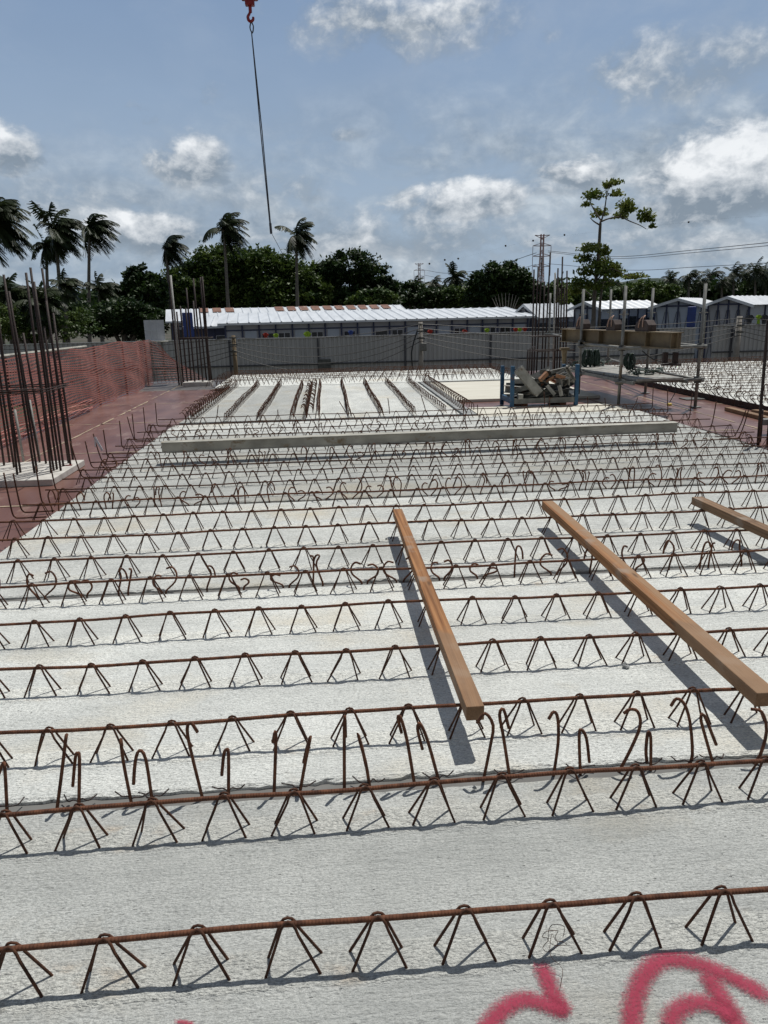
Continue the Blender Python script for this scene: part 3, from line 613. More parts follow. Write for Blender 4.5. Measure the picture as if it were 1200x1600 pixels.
# ------------------------------------------------------------ timbers, pale beam
def timber(name, a, b, w, h, label, m, zb=.124, group='loose square timbers lying across the girders'):
    a = Vector(a); b = Vector(b); d = b-a; L_ = d.length; ang = math.atan2(d.y, d.x)
    g = MB(); n = 12
    for i in range(n):
        pass
    xs = [L_*i/n for i in range(n+1)]
    for x in xs:
        bw = .0025*sin(x*1.9); g.v += [(x, -w/2+bw, 0), (x, w/2+bw, 0), (x, w/2+bw, h), (x, -w/2+bw, h)]
    for i in range(n):
        for k in range(4): q = i*4; g.f.append((q+k, q+4+k, q+4+(k+1) % 4, q+(k+1) % 4))
    g.f.append((0, 1, 2, 3)); g.f.append(tuple(n*4+k for k in (3, 2, 1, 0)))
    o = g.build(name, m, bevel=.003); o.location = (a.x, a.y, zb); o.rotation_euler = (0, 0, ang)
    return tag(o, label, 'timber', group)
timber('timber', (.435, 2.128, 0), (.415, 4.66, 0), .060, .052, 'leftmost of the three loose timbers, orange brown with a paler near end', WOOD)
timber('timber', (1.415, 2.105, 0), (1.434, 4.71, 0), .075, .052, 'middle one of the three loose timbers, running to the right picture edge', WOOD)
timber('timber', (2.55, 2.9, 0), (2.452, 4.66, 0), .075, .052, 'dull brown timber at the right picture edge, only its far end showing', WOOD2)
def pale_beam():
    a = Vector((-1.69, 7.46, .124)); b = Vector((3.70, 7.63, .124)); d = b-a; L_ = d.length
    root = empty('channel_beam', a, 'long pale steel channel lying across the girders in front of the far bay', 'steel beam', rz=math.atan2(d.y, d.x))
    pr = [(-.05, 0), (.05, 0), (.05, .105), (-.05, .105), (-.05, .099), (.043, .099), (.043, .006), (-.05, .006)]
    g = MB(); h = .090; w = .05
    g.v += [(0, -w, 0), (L_, -w, 0), (L_, w, 0), (0, w, 0), (.0, -w, h), (L_, -w, h), (L_, w, h), (0, w, h)]
    g.f += [(0, 3, 2, 1), (4, 5, 6, 7), (0, 1, 5, 4), (2, 3, 7, 6)]
    # open ends: thin walls
    t = .008
    g.v += [(0, -w+t, t), (0, w-t, t), (0, w-t, h-t), (0, -w+t, h-t), (L_, -w+t, t), (L_, w-t, t), (L_, w-t, h-t), (L_, -w+t, h-t)]
    g.f += [(8, 9, 13, 12), (9, 10, 14, 13), (10, 11, 15, 14), (11, 8, 12, 15), (0, 8, 11, 4), (0, 3, 9, 8), (3, 7, 10, 9), (7, 4, 11, 10), (1, 5, 15, 12), (5, 6, 14, 15), (6, 2, 13, 14), (2, 1, 12, 13)]
    g.build('web', PALE, root)
    f = MB(); f.box(-.004, -w-.012, h, L_+.004, w+.006, h+.007); f.build('top_flange', PALE, root)
    f = MB(); f.box(-.004, -w-.012, -.005, L_+.004, w+.006, -.0005); f.build('bottom_flange', PALE, root)
pale_beam()
timber('timber', at(1137, 640, -.05), at(1230, 664, -.05), .10, .05, 'longer brown timber lying on the plywood at the right edge', WOOD2, zb=-.062, group='timbers lying on the right plywood strip')
timber('timber', at(1178, 644, -.05), at(1250, 655, -.05), .10, .05, 'shorter brown timber behind another one at the right edge', WOOD2, zb=-.062, group='timbers lying on the right plywood strip')
g = MB(); g.box(-.28, -.14, 0, .28, .14, .012); o = g.build('dark_mat', SCRAPD, bevel=.003); o.location = at(1092, 623, -.062); tag(o, 'small dark mat lying on the plywood beside a scaffold post', 'mat')

# ------------------------------------------------------------ L bent bars along the slab edges
def lbar(top, bot, foot, i, side):
    B = at(*bot, .0); T = atY(top[0], top[1], B.y)
    F = Vector((B.x+(.24 if side == 'left' else -.24), B.y+random.uniform(-.02, .03), .012))
    T = Vector((T.x, T.y+random.uniform(-.02, .02), T.z)); bend = .05*(1 if side == 'left' else -1)
    P = smooth_path([T, B+(T-B)*.5, Vector((B.x, B.y, .05)), Vector((B.x+bend*.35, B.y, .018)), Vector((B.x+bend, B.y, .011)), F], 3)
    o = MB().tube([p-B for p in P], .0058, 6).build('bent_rebar', RUST, smooth=True); o.location = B
    where = 'along the left edge of the planks' if side == 'left' else 'along the right edge of the planks'
    tag(o, 'L bent bar '+where+', '+ORD[i]+' counted from the camera', 'rebar', 'bent bars '+where)
LB = [((7, 738), (21, 812)), ((22, 739), (34, 803)), ((56, 728), (66, 790)), ((80, 733), (88, 771)), ((110, 690), (127, 748)), ((134, 689), (143, 733)), ((145, 678), (160, 727)), ((162, 671), (168, 717)),
      ((186, 658), (191, 702)), ((199, 651), (210, 692)), ((207, 646), (211, 690)), ((224, 636), (228, 678)), ((243, 629), (246, 668))]
for i, (a, b) in enumerate(LB): lbar(a, b, None, i, 'left')
RB = [((1192, 648), (1186, 694)), ((1170, 640), (1156, 686)), ((1165, 641), (1150, 683)), ((1118, 627), (1112, 668)), ((1081, 615), (1077, 657)), ((1043, 608), (1043, 647)), ((1021, 601), (1019, 640)), ((996, 621), (990, 640))]
for i, (a, b) in enumerate(RB): lbar(a, b, None, i, 'right')
# small starters in front of far bay
ST = [((530, 627), (543, 650)), ((606, 622), (609, 652)), ((658, 618), (667, 650)), ((341, 633), (337, 660)), ((434, 640), (434, 660)), ((723, 622), (724, 655)), ((746, 632), (746, 652)),
      ((850, 612), (851, 640)), ((858, 620), (858, 642)), ((918, 620), (918, 640)), ((945, 622), (946, 640))]
for i, (a, b) in enumerate(ST):
    B = at(*b, -.05); T = atY(a[0], a[1], B.y); o = MB().tube([(0, 0, 0), (T-B)*.5+Vector((.005, 0, 0)), T-B], .0065, 5).build('starter_bar', RUST, smooth=True); o.location = B
    tag(o, 'short upright bar behind the pale beam, below the middle hooked bars', 'rebar', 'short upright bars at the front of the far bay') if i in (0,) else tag(o, 'short upright bar at the rear of the near bay, '+['', 'left of centre', 'right of centre', 'near the left hoops', 'by the middle hooks', 'near the right hoops', 'right of the right hoops', 'just left of the crate corner', 'in front of the crate corner', 'between crate and scaffold', 'in front of the scaffold'][i], 'rebar', 'short upright bars at the front of the far bay')
# white strip tied to a bar
B = at(160, 727, 0); t0 = atY(148, 683, B.y-.02); t1 = atY(160, 704, B.y-.05)
g = MB(); g.beam(t0, t1, .022, .004, up=(0, 1, .3)); g.beam(t0+Vector((.0, .006, .0)), atY(149, 698, B.y), .012, .003, up=(0, 1, 0)); tag(g.build('paper_tag', WHITEP), 'white paper strip tied to the top of a bent bar', 'tag')

# ------------------------------------------------------------ column bars
def cage(name, label, bars, ringz, yspread, basez, r=.014, sleeves=(), clump=None, ringbox=None):
    B0 = at(*bars[0][0], basez); root = empty(name, B0, label, 'rebar cage')
    for i, (b, t) in enumerate(bars):
        B = at(*b, basez); T = atY(t[0], t[1], B.y+random.uniform(-.02, .02)); 
        P = [B, B.lerp(T, .33)+Vector((random.uniform(-.004, .004), 0, 0)), B.lerp(T, .66), T]
        MB().tube([p-B0 for p in P], r, 8).build('rebar', DARKBAR, root, smooth=True)
    for b, t in sleeves:
        B = at(*b, basez); T = atY(t[0], t[1], B.y)
        MB().tube([B-B0, T-B0], r*1.2, 8).build('sleeve_tube', GREYP, root, smooth=True)
    for z in ringz:
        x0, x1, y0, y1 = ringbox(z); g = MB(); q = [(x0, y0, z), (x1, y0, z+.005), (x1, y1, z), (x0, y1, z-.005), (x0, y0, z+.012), (x1, y0+.01, z+.02)]
        g.tube([Vector(p)-B0 for p in q], r*.5, 6).build('stirrup', DARKBAR, root, smooth=True)
    return root
LBARS = [((6.5, 727), (-30, 470)), ((15, 722), (-18, 500)), ((27, 741), (-6, 470)), ((54, 739), (5.6, 429)), ((62, 722), (21, 499)), ((80, 738.5), (40.6, 426)), ((84, 735), (49, 497)), ((89, 733), (47.5, 418)), ((99, 728), (69, 510)), ((107, 723), (65.6, 419)), ((114, 718), (83, 489)), ((-10, 735), (-45, 480)), ((-14, 724), (-55, 480)), ((32, 738), (-3, 515)), ((58, 737), (14, 455)), ((72, 724), (36, 520)), ((95, 735), (53, 440)), ((110, 726), (72, 470)), ((22, 730), (-14, 500))]
cage('column_rebar_cage', 'tall dark column bars rising from the white pad on the left', LBARS, [.78, .80], 0, -.0, .0115, sleeves=[((37, 721), (23, 640)), ((62.5, 720), (46, 625))],
     ringbox=lambda z: (-3.62, -2.62, 6.98, 7.75))
pd = MB(); a, b, c, d = at(-60, 760, 0), at(87, 748, 0), at(127, 718, 0), at(-60, 722, 0)
x1 = (b.x+c.x)/2; y0, y1 = b.y, c.y
pd.box(-3.75, y0, -.066, x1, y1, -.003); tag(pd.build('column_pad', PADC, bevel=.006), 'square white concrete pad round the feet of the left column bars', 'concrete pad')
g = MB(); g.box(-.05, -.012, 0, .05, .012, .003); o = g.build('red_marker_tape', RED); o.location = at(105, 727, .002); tag(o, 'small red tape mark on the right corner of the left pad', 'tape')
MBARS = [((280, 602), (264, 437)), ((287, 602), (276, 487)), ((293.5, 602), (281.5, 478)), ((299, 600), (290, 481)), ((305, 602), (291, 450)), ((311, 598), (302, 470)), ((317.5, 602), (302, 435)), ((323, 597), (311, 480)), ((327.5, 600), (313, 433)), ((329.5, 600), (316, 432)), ((331.5, 597), (316, 470))]
cage('column_rebar_cage', 'column bars with a pale tube, beyond the far end of the orange net', MBARS, [.98], 0, -.06, .018, sleeves=[((283.7, 602), (266.5, 430))], ringbox=lambda z: (-3.1, -2.5, 16.2, 16.9))
a = at(286, 603, -.05); g = MB(); g.box(a.x, a.y, -.066, a.x+.60, a.y+.45, .02); tag(g.build('column_pad', PADC), 'low white concrete kerb at the foot of the middle left column bars', 'concrete pad')
RBARS = [((831, 585), (834.5, 421)), ((834, 585), (841, 417.5)), ((838, 585), (847, 402.5)), ((846, 583), (851, 440)), ((850, 583), (860, 394)), ((866, 583), (872, 419)), ((870, 583), (874, 450)), ((874, 583), (879, 401)), ((879, 583), (882, 450)), ((884, 583), (886, 423))]
cage('column_rebar_cage', 'column bars behind the scrap crate, standing before the grey fence', RBARS, [.55, .85], 0, -.06, .018, sleeves=[((864, 583), (867.5, 426))], ringbox=lambda z: (4.45, 5.25, 15.7, 16.4))
cage('column_rebar_cage', 'short dark bars to the left of the column bars behind the crate', [((823, 592), (825, 546)), ((826, 592), (828.5, 544)), ((829.5, 592), (832, 541)), ((834, 590), (835, 541))], [], 0, -.06, .016)
cage('column_rebar_cage', 'dark bar standing at the right picture edge with a clamp at its foot', [((1184, 700), (1200, 500)), ((1199, 698), (1216, 500)), ((1187, 690), (1191, 640))], [], 0, -.06, .016)
o = MB().box(-.09, -.05, 0, .09, .05, .07).build('clamp_block', GALV, bevel=.008); o.location = at(1192, 668, 0)+Vector((0, -.1, .05)); tag(o, 'grey steel clamp block on the bars at the right picture edge', 'clamp')

# ------------------------------------------------------------ safety net on the left
def net():
    x0 = -4.02; root = empty('safety_net', (x0, 4, -.06), 'orange mesh safety net along the left deck edge', 'safety net')
    g = MB(); R = random.Random(4); Lg = 13.5
    def off(y, z): return .03*sin(y*2.3)+.015*sin(y*5.1+z*3)+(.10*max(0, .35-z))*sin(y*3.3)
    top = lambda y: 1.08-.006*(y)+.02*sin(y*1.9)
    sp = .055; nz = 26; stepy = .065
    ny = int(Lg/stepy)
    def pt(i, k):
        y = i*stepy; t = k/nz; z = t*top(y); z += .012*sin(y*4+k*.8); return Vector((off(y, z), y+.02*sin(k*.9+y), z))
    w = .0095
    for k in range(nz+1):
        for i in range(ny):
            a, b = pt(i, k), pt(i+1, k); g.quad(a-Vector((0, 0, w)), b-Vector((0, 0, w)), b+Vector((0, 0, w)), a+Vector((0, 0, w)))
    for i in range(ny+1):
        for k in range(nz):
            a, b = pt(i, k), pt(i, k+1); v = Vector((0, w*.9, 0)); g.quad(a-v, a+v, b+v, b-v)
    g.build('mesh_sheet', NET, root)
    # loose flap at the far end
    f = MB()
    for k in range(17):
        t = k/16; P = [Vector((0, Lg, t*1.0)), Vector((.45*(1-t)+.12, Lg+.5, t*.86)), Vector((.95*(1-t)+.10, Lg+.9, t*.62+.02))]
        f.tube(smooth_path(P, 3), .005, 3)
    for s in range(14):
        u = s/13; P = [Vector((u*((.95*(1-t)+.1)), Lg+u*.9, t*(1-.38*u)+.01)) for t in (0, .25, .5, .75, 1)]; f.tube(P, .005, 3)
    f.build('loose_flap', NET, root)
    h = MB()
    for k in range(9):
        z = .03+.02*k; P = [Vector((.05+.02*sin(i*.7+k), 3+i*.3, z+.012*sin(i*1.3+k*2))) for i in range(20)]; h.tube(P, .005, 3)
    h.build('bunched_edge', NET, root)
    rail = MB(); P = [Vector((-.02, i*.75, 1.10-.0065*i*.75)) for i in range(13)]; rail.tube(P, .022, 6); rail.build('top_rail', PALE, root)
    for i in range(8):
        y = .3+i*1.85; MB().tube([(-.06, y, 0), (-.06, y, 1.1-.0065*y)], .02, 6).build('post', DARKBAR, root)
    for z in (.5,): MB().tube([(-.07, 0, z+.1), (-.07, Lg, z)], .012, 5).build('middle_rail', DARKBAR, root)
net()

# ------------------------------------------------------------ scrap crate
def crate():
    root = empty('scrap_stillage', (3.28, 11.45, -.06), 'blue post steel crate heaped with scrap metal in front of the column bars', 'steel crate')
    w, d = .50, .33
    for i, (sx, sy) in enumerate(((-1, -1), (1, -1), (-1, 1), (1, 1))):
        hh = .66 if sy < 0 else .62
        MB().box(sx*w-.028, sy*d-.028, 0, sx*w+.028, sy*d+.028, hh).build('corner_post', BLUE, root, bevel=.004)
    g = MB(); g.box(-w+.03, -d-.02, .09, w-.03, -d+.02, .17).build('front_rail', GALV, root)
    MB().box(-w+.03, d-.02, .09, w-.03, d+.02, .17).build('rear_rail', GALV, root)
    for s in (-1, 1): MB().box(s*w-.018, -d+.03, .09, s*w+.018, d-.03, .17).build('side_rail', BLUE, root)
    MB().box(-w+.03, -d+.022, .10, w-.03, d-.022, .12).build('bottom_plate', SCRAPD, root)
    for s in (-1, 1): MB().box(s*.3-.05, -d, 0, s*.3+.05, d, .088).build('skid', RUSTB, root)
crate()
C0 = Vector((3.28, 11.45, -.06))
def prof_c(w, h, t): return [(-w/2, -h/2), (w/2, -h/2), (w/2, -h/2+t), (-w/2+t, -h/2+t), (-w/2+t, h/2-t), (w/2, h/2-t), (w/2, h/2), (-w/2, h/2)]
def scrap(a, b, w, h, m, label, prof='c', up=(0, 0, 1)):
    a = Vector(a); b = Vector(b); g = MB(); pr = prof_c(w, h, .007) if prof == 'c' else ([(-w/2, -h/2), (w/2, -h/2), (w/2, -h/2+.007), (-w/2+.007, -h/2+.007), (-w/2+.007, h/2), (-w/2, h/2)] if prof == 'l' else None)
    g.beam(Vector((0, 0, 0)), b-a, w, h, up=up, prof=pr); o = g.build('metal_profile', m); o.location = C0+a
    tag(o, label, 'scrap metal', 'scrap pieces heaped in the blue crate')
scrap((-.43, -.40, .62), (-.10, -.38, .24), .14, .07, SCRAPW, 'wide pale channel leaning in the left half of the crate', up=(0, -1, .25))
scrap((-.08, -.36, .44), (.04, -.30, .54), .05, .06, SCRAPB, 'brown timber offcut in the middle of the scrap heap', 'b')
scrap((-.10, -.30, .40), (.12, -.1, .56), .05, .03, SCRAPW, 'narrow pale bar rising right from the middle of the scrap heap', 'b')
scrap((.12, -.25, .55), (.34, -.30, .60), .06, .05, SCRAPW, 'pale channel lying flat on top of the scrap heap')
scrap((.20, -.34, .52), (.40, -.3, .64), .05, .04, SCRAPW, 'pale channel sloping up to the right on top of the heap', 'l')
scrap((.32, -.34, .62), (.45, -.36, .42), .08, .05, SCRAPW, 'pale plate hanging down beside the right blue post')
scrap((.16, -.36, .50), (.30, -.38, .47), .05, .05, SCRAPB, 'orange brown offcut below the top of the heap', 'b')
scrap((.30, -.42, .40), (.30, -.1, .42), .11, .12, SCRAPW, 'open square box section facing out at the right of the heap', 'c', up=(1, 0, .1))
scrap((.40, -.41, .24), (.40, -.1, .26), .09, .09, SCRAPD, 'dark box section low in the right corner of the crate', 'c')
scrap((.02, -.40, .36), (.14, -.42, .22), .04, .05, SCRAPW, 'short pale angle piece pointing down in the middle', 'l')
scrap((.20, -.42, .36), (.24, -.44, .20), .04, .05, SCRAPW, 'pale angle end hanging over the front rail', 'l')
scrap((-.38, -.40, .20), (-.36, -.2, .22), .07, .07, SCRAPW, 'short pale tube end at the lower left of the crate', 'b')
R = random.Random(12)
for i, ds in enumerate(['left of centre, first layer', 'centre, first layer', 'right of centre, first layer', 'left corner, second layer', 'centre left, second layer', 'centre right, second layer', 'right corner, second layer', 'top layer by the brown offcut', 'top layer by the box section', 'front face, low left', 'front face, low middle', 'front face, low right', 'front face, middle height', 'front face, upper right']):
    fx = [-.25, 0, .25, -.32, -.12, .12, .32, .0, .2, -.22, .02, .22, -.04, .34][i]; fz = [.16, .17, .16, .28, .30, .32, .30, .46, .50, .22, .24, .24, .36, .44][i]; fy = -.30 if i > 8 else R.uniform(-.2, .2)
    an = R.uniform(-.8, .8); v = Vector((cos(an), R.uniform(-.7, .7), sin(an)*.7)).normalized()*(.11 if i > 8 else .24); c = Vector((fx*1.05, fy, fz)); sc_ = R.uniform(.09, .14)
    scrap(c-v, c+v, sc_, sc_*.8, [SCRAPD, GALV, SCRAPD, SCRAPW, SCRAPD, SCRAPW, SCRAPD, SCRAPW, SCRAPW, SCRAPD, SCRAPD, SCRAPD, SCRAPD, SCRAPW][i], 'thick scrap profile in the crate, '+ds, 'clc'[i % 3])
R = random.Random(11)
desc = ['under the wide channel', 'at the back left', 'at the back middle', 'behind the brown offcut', 'at the back right', 'below the box section', 'deep in the left corner', 'deep in the middle', 'across the front bottom', 'under the flat channel', 'beside the right rear post', 'against the left rear post', 'near the heap top', 'behind the top plate', 'low at the centre front', 'low at the right front']
for i, ds in enumerate(desc):
    cx = -.40+.053*i+R.uniform(-.03, .03); cz = .2+R.random()*.26+.12*sin(i/15*3.1); cy = R.uniform(-.30, .10); an = R.uniform(-.9, .9); ln = R.uniform(.2, .42)/2
    v = Vector((cos(an), R.uniform(-.5, .5), sin(an)*.6)).normalized()*ln; c = Vector((max(-.34, min(.34, cx)), cy, cz))
    scrap(c-v, c+v, R.uniform(.04, .09), R.uniform(.03, .07), R.choice([SCRAPW, SCRAPW, SCRAPD, SCRAPB, SCRAPD]), 'mixed scrap piece '+ds, R.choice('clb'))

# ------------------------------------------------------------ scaffold with steel beam
def scaffold():
    root = empty('scaffold', (4.75, 12, -.06), 'galvanised tube scaffold carrying the steel beam', 'scaffold'); o = root.location
    P = [((966, 637), (978, 447), 10.45), ((903.5, 619), (912, 452), 11.95), ((1086, 636), (1103, 443), 10.4), ((1008, 614), (1021, 450), 12.2), ((949, 590), (955, 452), 14.6), ((856, 583), (860, 458), 14.2)]
    tops = []
    for b, t, Y in P:
        B = at(*b, -.06); T = atY(t[0], t[1], B.y); tops.append((B, T))
        MB().tube([B-o, T-o], .025, 8).build('standard_tube', GALV, root, smooth=True)
        g = MB(); g.box(B.x-.07, B.y-.07, -.06, B.x+.07, B.y+.07, -.052); shift(g, o).build('base_plate', GALV, root)
        c = B.lerp(T, (1.32-B.z)/(T.z-B.z)); g = MB(); g.tube([c-o+Vector((-.07, 0, 0)), c-o+Vector((.07, 0, 0))], .008, 6).build('wing_pin', GALV, root)
    def lg(i, j, z, ext=.08, r=.024, z2=None):
        a = tops[i][0].lerp(tops[i][1], (z-tops[i][0].z)/(tops[i][1].z-tops[i][0].z)); zz = z2 or z
        b = tops[j][0].lerp(tops[j][1], (zz-tops[j][0].z)/(tops[j][1].z-tops[j][0].z)); d = (b-a).normalized()
        s = Vector((d.y, -d.x, 0)).normalized()*.05
        MB().tube([a-d*ext-o+s, b+d*ext-o+s], r, 8).build('ledger_tube', GALV, root, smooth=True)
        for c in (a, b): g = MB(); g.box(c.x-.04, c.y-.045, c.z-.04, c.x+.04, c.y+.045, c.z+.04); shift(g, o).build('coupler', SCRAPD, root, bevel=.01)
    lg(0, 2, .83, z2=.84); lg(0, 1, .83); lg(1, 5, .85); lg(1, 3, .80); lg(2, 3, .83); lg(3, 4, .83); lg(5, 4, .85)
    lg(0, 2, .33, z2=.36); lg(0, 1, .34); lg(1, 3, .33); lg(2, 3, .34); lg(3, 4, .33)
    return tops
TOPS = scaffold()
def ibeam():
    a = atY(882, 511, 13.4); b = atY(1060, 524, 10.15); h = .225; L_ = (b-a).length
    a.z = b.z = 1.07
    root = empty('steel_beam', a, 'weathered brown steel I beam lying along the top of the scaffold', 'steel beam', rz=math.atan2((b-a).y, (b-a).x))
    MB().box(0, -.085, -.012, L_, .085, 0).build('top_flange', YSTEEL, root); MB().box(0, -.085, -h, L_, .085, -h+.012).build('bottom_flange', YSTEEL, root)
    MB().box(0, -.006, -h+.012, L_, .006, -.012).build('web', YSTEEL, root)
    for t in (.02, .22, .40, .62, .80, .985):
        MB().box(t*L_-.006, -.080, -h+.0125, t*L_+.006, -.0065, -.0125).build('stiffener', YSTEEL, root); MB().box(t*L_-.006, .0065, -h+.0125, t*L_+.006, .080, -.0125).build('stiffener', YSTEEL, root)
    return root, a, b
IB, ia, ib = ibeam()
for t, lab in ((.20, 'brown lifting bracket farthest along the steel beam, behind a post'), (.50, 'brown lifting bracket in the middle of the steel beam'), (.76, 'brown lifting bracket with a rope loop nearest the camera on the beam')):
    c = ia.lerp(ib, t); r_ = empty('lifting_bracket', (c.x, c.y, 1.071), lab, 'bracket', 'lifting brackets standing on the steel beam', rz=IB.rotation_euler[2]); w = .17 if t == .76 else .13
    g = MB(); pr = [(-w, 0), (w, 0), (w, .09), (w*.55, .16), (-w*.55, .16), (-w, .09)]
    n = len(pr); g.v += [(x, -.07, z) for x, z in pr]+[(x, .07, z) for x, z in pr]; g.f += [tuple(range(n)), tuple(reversed(range(n, 2*n)))]+[(i, n+i, n+(i+1) % n, (i+1) % n) for i in range(n)]
    g.build('bracket_body', BRICKP, r_, bevel=.006)
    P = smooth_path([(-.06, -.085, .05), (-.03, -.08, .17), (0, -.02, .225), (.03, -.07, .18), (.05, -.085, .06)], 3); MB().tube(P, .009, 5).build('rope_loop', ROPE, r_, smooth=True)
# board on the lower ledgers
a, b = at(960, 590, .37), None
c1 = TOPS[0][0]; bd = empty('plank_board', (4.78, 12.0, .372), 'pale board resting on the lower tubes of the scaffold', 'board', rz=radians(2))
MB().box(-.36, -1.45, 0, .36, 1.6, .035).build('board_top', SCRAPW, bd, bevel=.004)
for x in (-.40, .42): MB().box(x-.015, -1.46, -.05, x+.015, 1.61, -.002).build('edge_rail', GALV, bd)
def tangle(loc, sx, sy, sz, n, label, name='cable_tangle', seed=0, m=GREENC, r=.012):
    R = random.Random(seed); g = MB()
    for i in range(n):
        c = Vector((R.uniform(-sx, sx), R.uniform(-sy, sy), R.uniform(.02, sz))); P = [c]
        d = Vector((R.gauss(0, 1), R.gauss(0, 1), R.gauss(0, .4))).normalized()
        for k in range(8):
            d = (d+Vector((R.gauss(0, .5), R.gauss(0, .5), R.gauss(0, .4)))).normalized(); q = P[-1]+d*.05
            q = Vector((max(-sx, min(sx, q.x)), max(-sy, min(sy, q.y)), max(.012, min(sz, q.z)))); P.append(q)
        g.tube(smooth_path(P, 2), r*R.uniform(.5, 1), 4)
    o = g.build(name, m, smooth=True); o.location = loc; tag(o, label, 'cable')
tangle((5.0, 11.3, .408), .30, .20, .07, 22, 'dark green cable tangle on the near end of the board', seed=1)
tangle((4.72, 13.2, .408), .32, .2, .10, 22, 'dark green cable tangle on the far end of the board', seed=2)
def hang(px, py0, py1, Y, w, seed, label):
    a = atY(px, py0, Y); b = atY(px, py1, Y); R = random.Random(seed); g = MB()
    for i in range(16):
        x = R.uniform(-w, w); y = R.uniform(-.05, .05); z1 = (b.z-a.z)*R.uniform(.7, 1.0)
        P = [(x*.5, y*.5, 0), (x, y, z1*.4), (x*1.1, y, z1*.8), (x*.6+.02, y, z1), (x*.2, y, z1*.6)]; g.tube(smooth_path(P, 3), .011, 4)
    o = g.build('hanging_cable', GREENC, smooth=True); o.location = a; tag(o, label, 'cable', 'cable bundles hanging from the scaffold')
hang(919, 546, 576, 13.0, .10, 1, 'leftmost dark green cable bundle hanging under the steel beam')
hang(932, 546, 574, 13.0, .07, 2, 'second dark green cable bundle from the left under the steel beam')
hang(985, 552, 578, 11.4, .08, 3, 'dark green cable bundle hanging just right of the front middle post')
def sag(P, r, label, m=CABLE, name='slack_cable', cat='cable', group=None):
    P = smooth_path(P, 4); o = MB().tube([p-P[0] for p in P], r, 5).build(name, m, smooth=True); o.location = P[0]; return tag(o, label, cat, group)
sag([atY(990, 553, 10.9), atY(992, 575, 10.9), atY(1000, 590, 11), atY(1012, 582, 11.2), atY(1020, 575, 11.4)], .009, 'thick black cable looping below the beam to the board', group='slack cables below the beam')
sag([atY(1003, 548, 10.8), atY(1020, 561, 10.8), atY(1040, 566, 10.8), atY(1060, 568, 10.8)], .008, 'black cable running right below the beam towards the two brackets', group='slack cables below the beam')
sag([atY(1055, 597, 10.4), atY(1055, 612, 10.4), atY(1050, 622, 10.4), atY(1046, 629, 10.4)], .006, 'thin cable hanging from the lower tube to a yellow clip', group='slack cables below the beam')
o = MB().ball((0, 0, 0), .04, 8, 5, .6).build('cable_clip', YEL, smooth=True); o.location = atY(1046, 632, 10.3); tag(o, 'small yellow clip at the end of the thin hanging cable', 'clip')
for px, lab in ((1040, 'left one'), (1056, 'right one')):
    a = atY(px, 548, 10.25); b = atY(px, 562, 10.25); r_ = empty('beam_clamp', (a.x, a.y, a.z-.02), 'rusty clamp hanging under the near end of the steel beam, '+lab, 'clamp', 'clamps under the steel beam')
    MB().box(-.035, -.03, -.15, .035, .03, .0).build('clamp_body', DARKBAR, r_, bevel=.008); MB().tube([(-.07, -.05, -.17), (.07, -.05, -.17)], .018, 6).build('clamp_bolt', DARKBAR, r_)
for i, (px, py) in enumerate(((858, 553), )):
    B = atY(882, 545, 13.6); r_ = empty('screw_jack', (B.x, B.y, B.z), 'brown screw jack head standing left of the first scaffold post', 'jack')
    MB().box(-.08, -.06, -.02, .08, .06, .02).build('head_plate', YSTEEL, r_); MB().tube([(0, 0, -.02), (0, 0, -.30)], [.06, .025], 8).build('jack_cone', YSTEEL, r_); MB().tube([(0, 0, -.3), (0, 0, -B.z-.06)], .022, 8).build('jack_tube', GALV, r_)

# ------------------------------------------------------------ fence
def fence(label, xa, xb, Y, ztop, name='corrugated_fence', yb=None):
    root = empty(name, (xa, Y, GZ), label, 'fence'); g = MB(); p = .20; n = int((xb-xa)/p); h0 = ztop-GZ
    yb = Y if yb is None else yb; prof = [(0, 0), (.34, 0), (.44, -.035), (.90, -.035)]
    pts = []
    for i in range(n+1):
        for a, d in prof:
            x = (i+a)*p
            if x > xb-xa: break
            pts.append((x, (yb-Y)*x/(xb-xa)+d))
    for q in range(len(pts)-1):
        (x0, y0), (x1, y1) = pts[q], pts[q+1]; g.quad((x0, y0, 0), (x1, y1, 0), (x1, y1, h0), (x0, y0, h0))
    g.build('corrugated_sheet', FENCEM, root)
    MB().beam((0, -.07, h0-1.12), (xb-xa, yb-Y-.07, h0-1.12), .05, .06).build('middle_rail', FENCEP, root)
    MB().beam((0, -.03, h0+.02), (xb-xa, yb-Y-.03, h0+.02), .09, .03).build('top_rail', FENCEM, root)
    x = .8; 
    while x < xb-xa:
        MB().box(x-.04, (yb-Y)*x/(xb-xa)-.15, 0, x+.04, (yb-Y)*x/(xb-xa)-.10, h0-.01).build('fence_post', FENCEP, root); x += 3.8
    return root
fence('long grey corrugated fence behind the deck, left of the lean brace', -24, 16.6, 33, .43, yb=33)
fence('grey corrugated fence section at the right, beyond the lean brace', 17.0, 40, 32.2, .52)
a = atY(1146, 515, 32); b = atY(1150, 600, 31.5); o = MB().beam((0, 0, 0), (b.x-a.x+.5, -.3, GZ-a.z), .16, .1).build('brace_post', FENCEP); o.location = a; tag(o, 'dark leaning brace between the two fence sections at the right', 'brace')
a = atY(507, 569, 32.8); o = MB().box(-.28, -.05, -.22, .28, 0, .22).build('fence_box', SCRAPD, bevel=.02); o.location = a; tag(o, 'small dark box fixed on the fence left of the middle pole', 'box')
